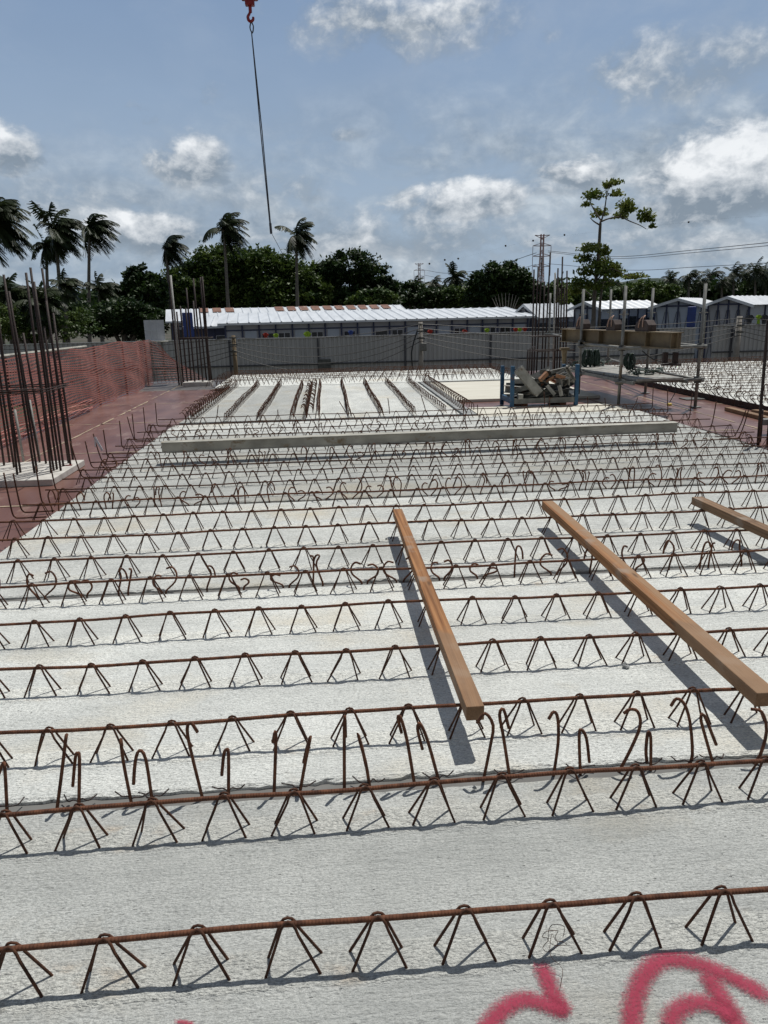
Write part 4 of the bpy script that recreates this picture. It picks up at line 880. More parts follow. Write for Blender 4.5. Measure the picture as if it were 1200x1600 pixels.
# utility poles and cables
def pole(px, ptop, Y, label, r=.10, m=LINEN):
    T = atY(px, ptop, Y); root = empty('utility_pole', (T.x, Y, GZ), label, 'pole')
    MB().tube([(0, 0, 0), (0, 0, T.z-GZ)], [r*1.15, r*.85], 8).build('pole_shaft', m, root, smooth=True)
    for k in range(3): MB().box(-.16, -.12, T.z-GZ-.12-.28*k, .16, -r, T.z-GZ-.06-.28*k).build('insulator_bracket', SCRAPD, root)
    return T
T1 = pole(364.5, 524, 31, 'brown utility pole behind the hoops of the far bay', .09, mat('pole_brown', (.13, .09, .05), (.2, .15, .09), 5, .9))
T2 = pole(657, 503, 31, 'grey utility pole before the fence at picture centre, with a meter box')
T3 = pole(1156, 494, 30.5, 'grey utility pole before the fence at the right edge', .13)
T0 = Vector((T1.x-12, 31, T1.z)); T4 = Vector((T3.x+12, 30, T3.z))
o = MB().box(-.12, -.14, -.16, .12, .0, .16).build('meter_box', GALV, bevel=.03); o.location = T2+Vector((.1, -.12, -1.0)); tag(o, 'pale meter box hanging on the middle utility pole', 'meter box')
ci = 0
for A, B, nm in ((T0, T1, 'left of the brown pole'), (T1, T2, 'between the brown pole and the middle pole'), (T2, T3, 'between the middle pole and the right pole'), (T3, T4, 'right of the right pole')):
    for k in range(5):
        a = A+Vector((0, -.14, -.08-.17*k)); b = B+Vector((0, -.14, -.08-.17*k)); s = .25+.16*k+.1*random.random(); n = 14
        P = [a.lerp(b, i/n)-Vector((0, 0, 4*s*(i/n)*(1-i/n))) for i in range(n+1)]
        o = MB().tube([p-a for p in P], .013, 4).build('overhead_cable', CABLE); o.location = a
        tag(o, ORD[k]+' sagging cable from the top '+nm, 'cable', 'cables strung before the grey fence')
# drooping service loop at middle pole
sag([T2+Vector((-.15, -.2, -.3)), T2+Vector((-.4, -.2, -1.2)), T2+Vector((-.3, -.2, -2.2)), T2+Vector((-.1, -.2, -2.6))], .03, 'thick black cable bundle drooping beside the middle pole')

# ------------------------------------------------------------ site huts
def hut_row(name, label, A, B, zE, zR, dback, roofm, wallm, bays, winpat, over=.35, ribs=True, gable_left=False):
    """long hut: front wall from A to B (xy), eave z zE, ridge z zR at dback behind"""
    A = Vector((A[0], A[1], 0)); B = Vector((B[0], B[1], 0)); root = empty(name, (A.x, A.y, GZ), label, 'site hut'); o = Vector((A.x, A.y, GZ))
    d = (B-A); L_ = d.length; d.normalize(); nrm = Vector((-d.y, d.x, 0))
    def P(u, v, z): return A+d*u+nrm*v+Vector((0, 0, z))-o
    g = MB(); g.poly([P(0, 0, GZ), P(L_, 0, GZ), P(L_, 0, zE), P(0, 0, zE)]); g.poly([P(0, 0, GZ), P(0, 0, zE), P(0, dback, zR-.03), P(0, 2*dback, zE), P(0, 2*dback, GZ)]); g.poly([P(L_, 0, GZ), P(L_, 2*dback, GZ), P(L_, 2*dback, zE), P(L_, dback, zR-.03), P(L_, 0, zE)])
    g.poly([P(0, 2*dback, GZ), P(0, 2*dback, zE), P(L_, 2*dback, zE), P(L_, 2*dback, GZ)]); g.build('wall', wallm, root)
    r = MB(); sl = (zR-zE)/dback; n = max(2, int(L_/.5))
    for side in (0, 1):
        for i in range(n):
            u0 = -over+(L_+2*over)*i/n; u1 = -over+(L_+2*over)*(i+1)/n; um = u0+(u1-u0)*.8; us = u0+(u1-u0)*.9
            for (a, za), (b, zb) in (((u0, 0), (um, 0)), ((um, 0), (us, .045)), ((us, .045), (u1, 0))):
                v0 = -over if side == 0 else 2*dback+over; z0 = zE-over*sl+.05
                r.quad(P(a, v0, z0+za), P(b, v0, z0+zb), P(b, dback, zR+.05+zb), P(a, dback, zR+.05+za))
    v0 = -over; z0 = zE-over*sl+.05
    r.quad(P(-over, v0, z0-.10), P(L_+over, v0, z0-.10), P(L_+over, v0, z0), P(-over, v0, z0))
    r.build('roof', roofm, root)
    bw = L_/bays
    for i in range(bays+1):
        g = MB(); a = P(i*bw, -.045, 0); g.box(a.x-.04, a.y-.03, 0, a.x+.04, a.y+.03, zE-GZ-.02).build('wall_post', NAVY, root)
    for zz in (zE-.34,): MB().beam(P(0, -.03, zz), P(L_, -.03, zz), .03, .06).build('wall_rail', NAVY, root)
    for i in range(bays):
        k = winpat[i % len(winpat)]; u0 = i*bw+.12; u1 = (i+1)*bw-.12
        if k == 'w':
            w = MB(); w.poly([P(u0, -.02, zE-1.15), P(u1, -.02, zE-1.15), P(u1, -.02, zE-.50), P(u0, -.02, zE-.50)]); ww = w.build('window', GLASS, root)
            f = MB(); um = (u0+u1)/2
            for a, b in (((u0, zE-.50), (u1, zE-.50)), ((u0, zE-1.15), (u1, zE-1.15)), ((um, zE-1.15), (um, zE-.50)), ((u0, zE-1.15), (u0, zE-.5)), ((u1, zE-1.15), (u1, zE-.5))): f.beam(P(a[0], -.035, a[1]), P(b[0], -.035, b[1]), .04, .04, up=(0, 1, 0))
            f.build('window_frame', WALLW, ww)
        elif k == 'd':
            w = MB(); w.poly([P(u0, -.02, GZ+.1), P(u1, -.02, GZ+.1), P(u1, -.02, zE-.38), P(u0, -.02, zE-.38)]); w.build('door', WALLB, root)
        elif k == 'b':
            w = MB(); w.poly([P(u0, -.02, GZ+.6), P(u1, -.02, GZ+.6), P(u1, -.02, zE-.7), P(u0, -.02, zE-.7)]); w.build('door', DOORB, root)
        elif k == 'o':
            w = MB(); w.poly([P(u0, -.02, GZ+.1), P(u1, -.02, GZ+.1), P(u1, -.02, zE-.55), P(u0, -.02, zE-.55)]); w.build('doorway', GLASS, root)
    return root
a = atY(343, 505, 37.3); b = atY(826, 490, 39)
hut_row('site_hut', 'long white roofed worker hut behind the fence, from the left to picture centre', (a.x+.2, 37.7), (b.x, 39.2), 1.06, 1.50, 4.4, ROOFW, WALLW, 19, 'bdwwdwdwdowdwdwdwwdw')
a = atY(268, 499, 46); b = atY(634, 489, 49)
hut_row('site_hut', 'hut with a rust striped roof just behind the long white one', (a.x, 46), (b.x, 48.5), 1.22, 1.84, 2.6, ROOFW, WALLW, 12, 'wdwdwd')
# rusty roof sheets on it
g = MB(); A_ = Vector((a.x, 46, 0)); B_ = Vector((b.x, 48.5, 0)); d = (B_-A_).normalized(); nn_ = Vector((-d.y, d.x, 0)); Lh = (B_-A_).length
rs = empty('rusty_roof_sheets', (A_.x, A_.y, 1.0), 'row of rusty corrugated sheets laid on the rear hut roof', 'roof sheets')
i = 0; u = 1.6
while u < Lh-.6:
    if not (3.4 < u < 5.6):
        g = MB(); q = []
        for v, z in ((1.5, 1.22+.62*1.5/2.6+.10), (2.5, 1.84+.09)):
            q.append((v, z))
        c = [A_+d*(u+.1)+nn_*q[0][0]+Vector((0, 0, q[0][1])), A_+d*(u+.62)+nn_*q[0][0]+Vector((0, 0, q[0][1])), A_+d*(u+.62)+nn_*q[1][0]+Vector((0, 0, q[1][1])), A_+d*(u+.1)+nn_*q[1][0]+Vector((0, 0, q[1][1]))]
        g.poly([p-rs.location for p in c]); g.build('sheet', ROOFR, rs)
    u += .78
a = atY(272, 505, 40); 
hut_row('site_hut', 'small open hut with blue tarp left of the long hut', (a.x+.9, 39.5), (a.x+3.2, 39.6), .95, 1.35, 2.0, ROOFW, NAVY, 2, 'ow')
o = MB().box(0, -.05, -.6, .5, .05, .6).build('blue_tarp', TARP, bevel=.04); o.location = atY(286, 508, 38.5); tag(o, 'bright blue tarp hanging by the small left hut', 'tarp')
# right-hand sheds: gable end plus long side
def shed(label, gl, gr, sd, Yl, Yr, Ys, peak, eave, wallm=WALLB, pat='wdwd', bays=4, tarp=False):
    """gable from pixel gl to gr, long side from gr to sd; peak/eave pixel rows"""
    a = atY(gl, eave[0], Yl); b = atY(gr, eave[1], Yr); c = atY(sd, eave[2], Ys)
    zE = (a.z+b.z)/2; mid = (a+b)/2; pk = atY((gl+gr)/2-3, peak, (Yl+Yr)/2).z
    a.z = b.z = c.z = 0; dv = (c-b); root = empty('gable_shed', (b.x, b.y, GZ), label, 'site hut', 'gabled huts behind the right part of the fence'); o = Vector((b.x, b.y, GZ))
    Z = lambda p, z: Vector((p.x, p.y, z))-o
    m2 = (a+b)/2; g = MB(); g.poly([Z(a, GZ), Z(b, GZ), Z(b, zE), Z(m2, pk-.04), Z(a, zE)]); g.poly([Z(b, GZ), Z(c, GZ), Z(c, zE), Z(b, zE)]); d = a+dv
    g.poly([Z(c, GZ), Z(d, GZ), Z(d, zE), Z(m2+dv, pk-.04), Z(c, zE)]); g.poly([Z(d, GZ), Z(a, GZ), Z(a, zE), Z(d, zE)]); g.build('wall', wallm, root)
    r = MB(); ov = .3; e = (b-a).normalized()*ov; f = dv.normalized()*ov; n = max(2, int(dv.length/.6)); sl = (pk-zE)/((b-a).length/2)
    for s, q0 in ((1, b), (-1, a)):
        for i in range(n):
            p0 = q0+e*s-f+(dv+2*f)*(i/n); p1 = q0+e*s-f+(dv+2*f)*((i+.85)/n); p2 = q0+e*s-f+(dv+2*f)*((i+1)/n)
            m0 = m2-f+(dv+2*f)*(i/n); m1 = m2-f+(dv+2*f)*((i+.85)/n); mm = m2-f+(dv+2*f)*((i+1)/n); ze = zE-ov*sl+.04
            r.quad(Z(p0, ze), Z(p1, ze), Z(m1, pk+.04), Z(m0, pk+.04)); r.quad(Z(p1, ze), Z(p2, ze+.04), Z(mm, pk+.08), Z(m1, pk+.04))
    for s, q0 in ((1, b), (-1, a)):
        r.quad(Z(q0+e*s-f, zE-ov*sl-.10), Z(q0+e*s-f, zE-ov*sl+.04), Z(m2-f, pk+.04), Z(m2-f, pk-.10))
    r.build('roof', ROOFW, root)
    nd = (b-a).normalized(); out = Vector((nd.y, -nd.x, 0)); out = out if out.y < 0 else -out
    w = (b-a).length
    for i in range(0, 5):
        p = a.lerp(b, i/4)+out*.03; zt = zE+(pk-zE)*(1-abs(i/4-.5)*2)-.06
        MB().beam(Z(p, GZ), Z(p, zt), .06, .05, up=(0, 1, 0)).build('gable_post', NAVY, root)
    MB().beam(Z(a+out*.04, zE-.02), Z(b+out*.04, zE-.02), .05, .07).build('gable_rail', NAVY, root)
    for i in range(4):
        p0 = a.lerp(b, i/4+.03)+out*.035; p1 = a.lerp(b, (i+1)/4-.03)+out*.035
        MB().beam(Z(p0, zE-.3), Z(p1, GZ+.4), .02, .025, up=(0, 1, 0)).build('cross_brace', FENCEP, root); MB().beam(Z(p0+out*.02, GZ+.4), Z(p1+out*.02, zE-.3), .02, .025, up=(0, 1, 0)).build('cross_brace', FENCEP, root)
    od = Vector((dv.y, -dv.x, 0)).normalized(); od = od if od.y < 0 else -od
    for i in range(bays):
        u0 = (i+.1)/bays; u1 = (i+.9)/bays; p0 = b+dv*u0+od*.02; p1 = b+dv*u1+od*.02; k = pat[i % len(pat)]
        z0, z1 = (zE-1.5, zE-.6) if k == 'w' else (GZ+.1, zE-.5)
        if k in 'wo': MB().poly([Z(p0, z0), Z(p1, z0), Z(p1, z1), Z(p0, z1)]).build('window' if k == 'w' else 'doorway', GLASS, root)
        else: MB().poly([Z(p0, z0), Z(p1, z0), Z(p1, z1), Z(p0, z1)]).build('door', DOORB if k == 'b' else WALLW, root)
        q = b+dv*(i/bays)+od*.04; MB().beam(Z(q, GZ), Z(q, zE-.02), .06, .05, up=(0, 1, 0)).build('wall_post', NAVY, root)
    return root
shed('gabled hut mostly hidden behind the column bars, left of the tall sparse tree', 806, 838, 902, 41, 40.6, 43.5, 476, (490, 491, 486), WALLW, 'owoo')
shed('gabled hut behind the tall sparse tree, second from the left', 898, 938, 1024, 40.5, 39.5, 42, 472, (481, 481, 481.5), WALLB, 'wdwow', 6)
shed('gabled hut with crossed braces right of the rear scaffold posts, third from the left', 1024, 1097, 1125, 38.5, 37.5, 43, 467, (478, 477, 476), WALLB, 'oo', 2)
shed('gabled hut with crossed braces at the right picture edge', 1107, 1171, 1240, 37.5, 36.5, 41, 464, (476, 473.5, 472), WALLW, 'dddd', 3)
o = MB().box(-.22, -.06, -.75, .22, .05, .25).build('blue_tarp', TARP, bevel=.05); o.location = atY(1081, 487, 36.6); tag(o, 'blue tarp hanging on the braced gable hut', 'tarp')
# laundry
def shirt(px, py, Y, m, label, s=.33):
    R = random.Random(px); c = atY(px, py, Y); n = 6; g = MB()
    W_ = [.35, .95, .50, .47, .50, .44]; s *= .85
    for i, w in enumerate(W_):
        for k in range(5): u = k/4*2-1; g.v.append((u*w*s*.6, .03*sin(u*5+i), -i*s*.32))
    for i in range(5):
        for k in range(4): q = i*5+k; g.f.append((q, q+1, q+6, q+5))
    o = g.build('hanging_shirt', m); o.location = c; md = o.modifiers.new('thick', 'SOLIDIFY'); md.thickness = .012; tag(o, label, 'shirt', 'clothes hung out before the huts')
cl = [(415, 520, 'r', 'red shirt hung at the window left of the leftmost lime one'), (431, 521, 'g', 'small lime shirt at the leftmost window of the long hut'), (480, 518, 'g', 'large lime shirt hung before the second window'), (548, 516, 'b', 'blue dark cloth hung by the open doorway of the long hut'),
      (672, 515, 'r', 'red cloth hung just right of the middle utility pole'), (726, 515, 'r', 'red shirt at the window near the right end of the long hut'), (761, 513, 'g', 'lime shirt hung at the right end of the long hut'), (806, 512, 'r', 'orange red cloth hung left of the column bars'), (812, 512, 'g', 'lime cloth between two orange red cloths'), (820, 511, 'r', 'orange red cloth nearest the column bars')]
for px, py, c, lab in cl: shirt(px, py, 37.2 if px < 700 else 38.0, {'r': CLOTHR, 'g': CLOTHG, 'b': CLOTHB}[c], lab, .42 if px == 480 else .30)
shirt(1186, 492, 35.6, CLOTHG, 'lime shirt among dark clothes at the right picture edge', .34); shirt(1172, 492, 35.6, GLASS, 'dark shirt left of the lime one at the right picture edge', .5)
shirt(1195, 492, 35.6, GLASS, 'dark shirt at the outermost right edge of the picture', .5)
# white lattice panel
a = atY(228, 532, 26); b = atY(256, 522, 26); root = empty('white_panel', a, 'white framed panel standing above the net, left of the small hut', 'panel', rz=radians(14))
MB().box(0, -.02, 0, .62, .02, .66).build('board', WHITEP, root)
for x in (0, .2, .41, .62): MB().box(x-.012, -.045, 0, x+.012, -.022, .66).build('rib', ROOFW, root)
for z in (.0, .33, .65): MB().box(-.012, -.05, z-.01, .632, -.046, z+.01).build('rail', ROOFW, root)
MB().box(-.02, -.25, -.06, .72, .0, -.035).build('shelf', YSLAB, root); 
for x in (.15, .5): MB().box(x-.03, -.12, GZ-a.z, x+.03, -.06, -.06).build('leg', GALV, root)

# ------------------------------------------------------------ crane hook and sling
a = atY(390, 0, 20)
root = empty('crane_hook_block', a, 'red crane hook block at the top of the picture', 'crane hook')
MB().box(-.2, -.12, -.0, .2, .12, .5).build('block', RED, root, bevel=.04); MB().box(-.11, -.08, -.12, .11, .08, -.001).build('neck', RED, root, bevel=.02)
MB().tube([(0, 0, -.12), (0, 0, -.26)], .04, 8).build('shank', RED, root)
P = smooth_path([(0, 0, -.24), (-.03, 0, -.29), (-.065, 0, -.35), (-.045, 0, -.42), (.01, 0, -.44), (.055, 0, -.40), (.06, 0, -.35)], 4); MB().tube(P, [.026+.010*sin(i/len(P)*pi) for i in range(len(P))], 8).build('hook', RED, root, smooth=True)
for x in (-.08, .08): MB().tube([(x, 0, .5), (x, 0, 30)], .012, 5).build('hoist_rope', STEELC, root)
b = atY(423, 362, 20); t = a+Vector((0, 0, -.46))
root = empty('lifting_sling', t, 'long dark lifting sling hanging from the red crane hook', 'sling')
P = [(0, 0, .02), (.05, 0, -.08), (.02, 0, -.22), (-.03, 0, -.12), (0, 0, .02)]; MB().tube(smooth_path(P, 4), .016, 6).build('shackle', STEELC, root, smooth=True)
for k, dx in enumerate((-.015, .02)):
    MB().tube([(0, 0, -.2), (b-t)*.5+Vector((dx, 0, 0)), (b-t)+Vector((dx*.5, 0, .1))], .014, 6).build('sling_leg', STEELC, root)
MB().tube([(b-t)+Vector((0, 0, .2)), (b-t)+Vector((.01, 0, -.05))], .035, 6).build('end_fitting', STEELC, root)
c = atY(446, 406, 20); MB().tube([b-t, (b-t).lerp(c-t, .5)+Vector((.02, 0, -.03)), c-t], .006, 4).build('tag_line', STEELC, root)

# ------------------------------------------------------------ pylons and power lines
def pylon(px, pt, pb, Y, label, arms=3, hw=11):
    T = atY(px, pt, Y); H = T.z-GZ; root = empty('pylon', (T.x, Y, GZ), label, 'pylon', 'lattice pylons'); m1 = mat('pylon_paint_%d' % px, (.38, .20, .18), (.55, .52, .52), .12, .6)
    g = MB(); w0 = H*.045; w1 = H*.016
    def W_(t): return w0+(w1-w0)*min(1, t*1.25)
    n = 14
    for i in range(n):
        t0, t1 = i/n, (i+1)/n
        for sx, sy in ((-1, -1), (1, -1), (1, 1), (-1, 1)):
            a = Vector((sx*W_(t0), sy*W_(t0), H*t0)); b = Vector((sx*W_(t1), sy*W_(t1), H*t1)); g.beam(a, b, .18, .18, up=(0, 1, .1))
            nx, ny = (-sy, sx) if True else (0, 0)
            c = Vector((nx*W_(t1), ny*W_(t1), H*t1)); g.beam(a, c, .10, .10, up=(0, 1, .1))
    g.build('lattice_tower', m1, root)
    for k in range(arms):
        z = H*(.985-k*.115); L_ = hw*.5*(.82 if k == 0 else 1); g = MB()
        for s in (-1, 1):
            g.beam((0, 0, z), (s*L_, 0, z+.1), .18, .18, up=(0, 1, 0)); g.beam((0, 0, z+H*.035*(1 if k else -1)), (s*L_, 0, z+.1), .14, .14, up=(0, 1, 0))
            if k: g.beam((s*L_, 0, z), (s*L_, 0, z-2.2), .12, .12, up=(0, 1, 0))
        g.build('cross_arm', m1, root)
    return T, H
Tp, Hp = pylon(847.5, 366, 480, 190, 'larger red and white lattice pylon left of the sparse tree', 4, 4.6)
Tq, Hq = pylon(655, 411, 470, 330, 'smaller lattice pylon on the left, above the hut roofs', 3, 4.6)
def wire(pts, r, label, group='power lines'):
    P = smooth_path(pts, 6); o = MB().tube([p-P[0] for p in P], r, 4).build('power_line', CABLE); o.location = P[0]; tag(o, label, 'power line', group)
wire([atY(856, 392, 190), atY(960, 401, 170), atY(1080, 391, 140), atY(1230, 376, 105)], .05, 'upper power line running right from the larger pylon')
wire([atY(856, 394, 191), atY(960, 404, 171), atY(1080, 395, 141), atY(1230, 381, 106)], .045, 'power line just below the upper one, right of the pylon')
wire([atY(856, 412, 190), atY(980, 422, 165), atY(1090, 417, 140), atY(1230, 409, 105)], .045, 'lowest power line running right from the pylon')
wire([atY(838, 395, 190), atY(760, 420, 230), atY(700, 427, 280), atY(664, 422, 329)], .07, 'power line between the two pylons, upper one')
wire([atY(838, 413, 190), atY(760, 434, 230), atY(700, 436, 280), atY(664, 430, 329)], .06, 'power line between the two pylons, lower one')
for i, (x, y, l) in enumerate([(671, 412, 'leftmost, nearest the small pylon'), (695, 406, 'second from the left'), (716, 404, 'third from the left'), (790, 384, 'left of the larger pylon'), (833, 376, 'beside the larger pylon top'), (882, 367, 'between pylon and sparse tree'), (1076, 347, 'rightmost, under the big cloud')]):
    Y = 300-170*i/6; c = atY(x, y, Y); o = MB().ball((0, 0, 0), Y*.0013, 8, 6).build('marker_ball', CABLE, smooth=True); o.location = c; tag(o, 'tiny dark marker ball on the overhead wire, '+l, 'marker ball', 'marker balls in the sky')
wire([atY(655, 414, 330), atY(716, 404, 270), atY(833, 376, 195), atY(1076, 347, 130), atY(1230, 335, 110)], .004, 'faint top wire carrying the marker balls')

# ------------------------------------------------------------ vegetation
def leaf_mesh(name, C, Nrm_bias, size, mat_, parent, aspect=.55):
    """C: (n,3) leaf centres; builds n quads with random orientation"""
    n = len(C); d = rng.normal(size=(n, 3)); d /= np.linalg.norm(d, axis=1)[:, None]
    e = rng.normal(size=(n, 3)); e[:, 2] += Nrm_bias; e /= np.linalg.norm(e, axis=1)[:, None]
    s = np.cross(d, e); s /= (np.linalg.norm(s, axis=1)[:, None]+1e-9); d = np.cross(e, s)
    sz = size*rng.uniform(.6, 1.3, size=(n, 1))
    V = np.stack([C-d*sz, C+s*sz*aspect, C+d*sz, C-s*sz*aspect], 1).reshape(-1, 3)
    me = bpy.data.meshes.new(name); me.vertices.add(4*n); me.vertices.foreach_set('co', V.astype(np.float32).ravel())
    me.loops.add(4*n); me.loops.foreach_set('vertex_index', np.arange(4*n, dtype=np.int32))
    me.polygons.add(n); me.polygons.foreach_set('loop_start', np.arange(0, 4*n, 4, dtype=np.int32)); me.polygons.foreach_set('loop_total', np.full(n, 4, np.int32))
    me.update(); me.validate(); me.materials.append(mat_)
    o = bpy.data.objects.new(name, me); COL.objects.link(o); o.parent = parent; return o
def blob_leaves(c, r, nclump, per, flat=.6, csize=.22):
    """c centre, r (3) radii: clumps over the ellipsoid"""
    out = []
    for _ in range(nclump):
        d = rng.normal(size=3); d /= np.linalg.norm(d); rad = rng.uniform(.45, 1.0)**.6
        cc = np.array(c)+d*rad*np.array(r); cr = csize*np.mean(r)*rng.uniform(.6, 1.4)
        q = rng.normal(size=(per, 3))*np.array([cr, cr, cr*flat])*.6; out.append(cc+q)
    return np.concatenate(out)
def tree(label, blobs, Y, m, group='broadleaf trees behind the huts', leaf=.28, trunk=None, dens=1.0, name='broadleaf_tree', csize=.24):
    c0 = atY(blobs[0][0], blobs[0][1], Y); bx = trunk if trunk is not None else c0.x
    root = empty(name, (bx, Y, GZ), label, 'tree', group); C = []; o = np.array([bx, Y, GZ]); g = MB()
    for (px, py, rx, ry) in blobs:
        c = atY(px, py, Y); R_ = np.array([rx, (rx+ry)/2, ry])*Y/FPX; c = np.array(c)+np.array([0, rng.uniform(-.4, .4)*R_[0], 0])
        nc = int(34*dens*max(1, (rx*ry/900))); C.append(blob_leaves(c, R_, nc, 52, csize=csize))
        base = Vector((0, 0, (c[2]-GZ)*.35)); tip = Vector(c-o); g.tube(smooth_path([base, base.lerp(tip, .5)+Vector((0, 0, .4)), tip], 3), [max(.03, .16-.012*i) for i in range(7)], 5)
    top = max(c[:, 2].max() for c in C)-GZ
    g.tube([(0, 0, 0), (.1, 0, top*.25), (0, 0, top*.55)], [.38, .3, .16], 8)
    g.build('trunk', BARK, root, smooth=True)
    C = np.concatenate(C)-o; leaf_mesh('crown', C, 1.2, leaf*.62, m, root)
def palm(label, px, py, rpx, Y, base_px, group='coconut palms', wind=.5, n=24, dens=1.0, seed=0, droop=1.0, curve=0.0):
    R = random.Random(seed+int(px)); c = atY(px, py, Y); b = atY(base_px, 500, Y); Rr = rpx*1.22*Y/FPX; wind *= 1.55; n = int(n*1.6)
    root = empty('palm_tree', (b.x, Y, GZ), label, 'palm tree', group); o = Vector((b.x, Y, GZ)); tip = c-o
    k = 8; P = [Vector((tip.x*(t/k)**1.3+curve*sin(t/k*pi), tip.y*(t/k), tip.z*t/k)) for t in range(k+1)]
    MB().tube(P, [.20-.10*t/k for t in range(k+1)], 8).build('trunk', PBARK, root, smooth=True)
    V = []; F = []
    def quad(a, b_, c_, d_): n0 = len(V); V.extend([tuple(a), tuple(b_), tuple(c_), tuple(d_)]); F.append((n0, n0+1, n0+2, n0+3))
    for i in range(n):
        az = i*2.399+R.uniform(-.3, .3); el = radians(R.choice([75, 55, 35, 15, -5, -30, -50])+R.uniform(-10, 10))
        d = Vector((cos(az)*cos(el), sin(az)*cos(el), sin(el))); d.x += wind*.45; d.normalize(); L_ = Rr*R.uniform(.85, 1.2); m_ = 12; p = tip.copy(); pts = [p.copy()]
        for j in range(m_):
            d = (d+Vector((wind*.10, 0, -.15*droop))).normalized(); p = p+d*L_/m_; pts.append(p.copy())
        w = L_*.008+.02
        for j in range(m_):
            s = Vector((0, 0, 1)).cross(pts[j+1]-pts[j]); s = s.normalized() if s.length > 1e-6 else Vector((1, 0, 0))
            quad(pts[j]-s*w, pts[j]+s*w, pts[j+1]+s*w, pts[j+1]-s*w)
        nl = int(26*dens)
        for j in range(1, nl):
            t = j/nl*m_; a = int(t); q = pts[a].lerp(pts[min(a+1, m_)], t-a); td = (pts[min(a+1, m_)]-pts[a]).normalized()
            sd = td.cross(Vector((0, 0, 1))); sd = sd.normalized() if sd.length > .05 else Vector((0, 1, 0))
            ll = L_*.33*(sin(pi*min(1, (j/nl)*.86+.14))**.6)
            for s in (-1, 1):
                dd = (sd*s*.75+td*.55+Vector((wind*.45, 0, -.55+R.uniform(-.25, .25)))).normalized(); e = q+dd*ll*R.uniform(.8, 1.15); ww = td*(L_*.020+.012)
                quad(q-ww, q+ww, e+ww*.45+Vector((0, 0, -.06*ll)), e-ww*.45+Vector((0, 0, -.06*ll)))
    me = bpy.data.meshes.new('crown'); me.from_pydata(V, [], F); me.update(); me.materials.append(PALML); ob = bpy.data.objects.new('crown', me); COL.objects.link(ob); ob.parent = root
    MB().ball(tip-Vector((0, 0, Rr*.06)), Rr*.10, 8, 6, .8).build('nut_cluster', BARK, root, smooth=True)
palm('largest coconut palm, cut off by the left picture edge', -12, 345, 46, 48, -4, wind=.5, n=30, seed=1)
palm('dense windblown palm, second from the left edge, above the column bars', 86, 360, 36, 58, 96, wind=.55, n=36, seed=2)
palm('second trunk palm crowding the dense windblown one', 72, 384, 24, 62, 72, wind=.55, n=26, seed=12)
palm('slim tall palm with a straight trunk, right of the dense one', 140, 358, 33, 66, 134, wind=.65, n=22, seed=3)
palm('palm whose crown meets the left end of the wide tree', 259, 387, 27, 72, 268, wind=.65, n=22, seed=4)
palm('tall palm rising in front of the wide spreading tree', 350, 358, 30, 68, 357, wind=.6, n=24, seed=5)
palm('lone tall palm right of the crane sling', 463, 368, 27, 70, 464, wind=.45, n=22, seed=6)
palm('small palm left of the dark round tree, low over the shrubs', 155, 452, 24, 62, 155, wind=.5, n=20, seed=7)
palm('palm below the dense windblown palm, hanging over the shrubs', 100, 446, 22, 50, 100, wind=.4, n=22, seed=8)
palm('low palm at the left edge behind the column bars', 12, 470, 36, 46, 12, wind=.3, n=24, seed=9)
palm('low palm between the left column bars and the slim tall palm', 60, 475, 34, 44, 60, wind=.3, n=22, seed=10)
palm('small palm left of the small pylon base', 648, 446, 14, 90, 648, wind=.2, n=18, dens=.7, seed=13)
palm('small palm just right of the small pylon', 676, 444, 16, 88, 676, wind=.2, n=20, dens=.7, seed=14)
palm('upright small palm left of the dark tree at centre right', 710, 434, 19, 86, 710, wind=.1, n=24, dens=.8, seed=15)
palm('small palm right of the sparse tree', 1047, 437, 15, 95, 1047, wind=.2, n=20, dens=.7, seed=16)
for i, (x, y, r) in enumerate([(1076, 432, 15), (1094, 440, 14), (1110, 430, 17), (1128, 440, 15), (1146, 427, 18), (1163, 432, 16), (1180, 425, 20), (1196, 432, 20), (1215, 425, 22)]):
    palm(ORD[i]+' palm from the left in the palm grove at the right edge', x, y, r, 92+(i % 3)*5, x, 'palms of the right grove', wind=.35, n=18, dens=.6, seed=30+i)
tree('very wide spreading tree with a flat crown, behind the palms', [(350, 412, 58, 24), (402, 418, 60, 26), (310, 442, 50, 26), (452, 436, 48, 24), (360, 452, 75, 28), (430, 462, 75, 28), (290, 472, 50, 26), (490, 462, 30, 24)], 80, LEAFM, leaf=.36, dens=2.2)
tree('dark round tree left of the wide tree', [(216, 438, 22, 20), (232, 455, 28, 24), (205, 462, 24, 20), (225, 480, 35, 20)], 70, LEAFD, leaf=.30, dens=2)
tree('large dark tree right of the lone tall palm', [(545, 418, 40, 22), (510, 432, 26, 22), (580, 436, 32, 22), (545, 450, 50, 26), (602, 452, 20, 18), (560, 472, 60, 20)], 82, LEAFD, leaf=.34, dens=2.2)
tree('low bright green tree under the large dark tree', [(588, 466, 28, 13), (565, 472, 22, 10)], 66, LEAFM, leaf=.26, dens=2)
tree('low dark tree beneath the small pylon', [(640, 458, 28, 16), (672, 466, 32, 14), (612, 470, 28, 12)], 84, LEAFD, leaf=.3, dens=2)
tree('low tree between the upright small palm and the dark round one', [(705, 464, 34, 14), (728, 462, 24, 13)], 84, LEAFM, leaf=.3, dens=2)
tree('dark round tree at centre right, left of the column bars', [(782, 432, 34, 21), (760, 445, 26, 20), (808, 446, 26, 18), (785, 460, 55, 22), (838, 460, 22, 16)], 80, LEAFD, leaf=.34, dens=2.2)
tree('mid green tree behind the right column bars', [(872, 462, 30, 18), (900, 468, 30, 16)], 84, LEAFM, leaf=.3, dens=2)
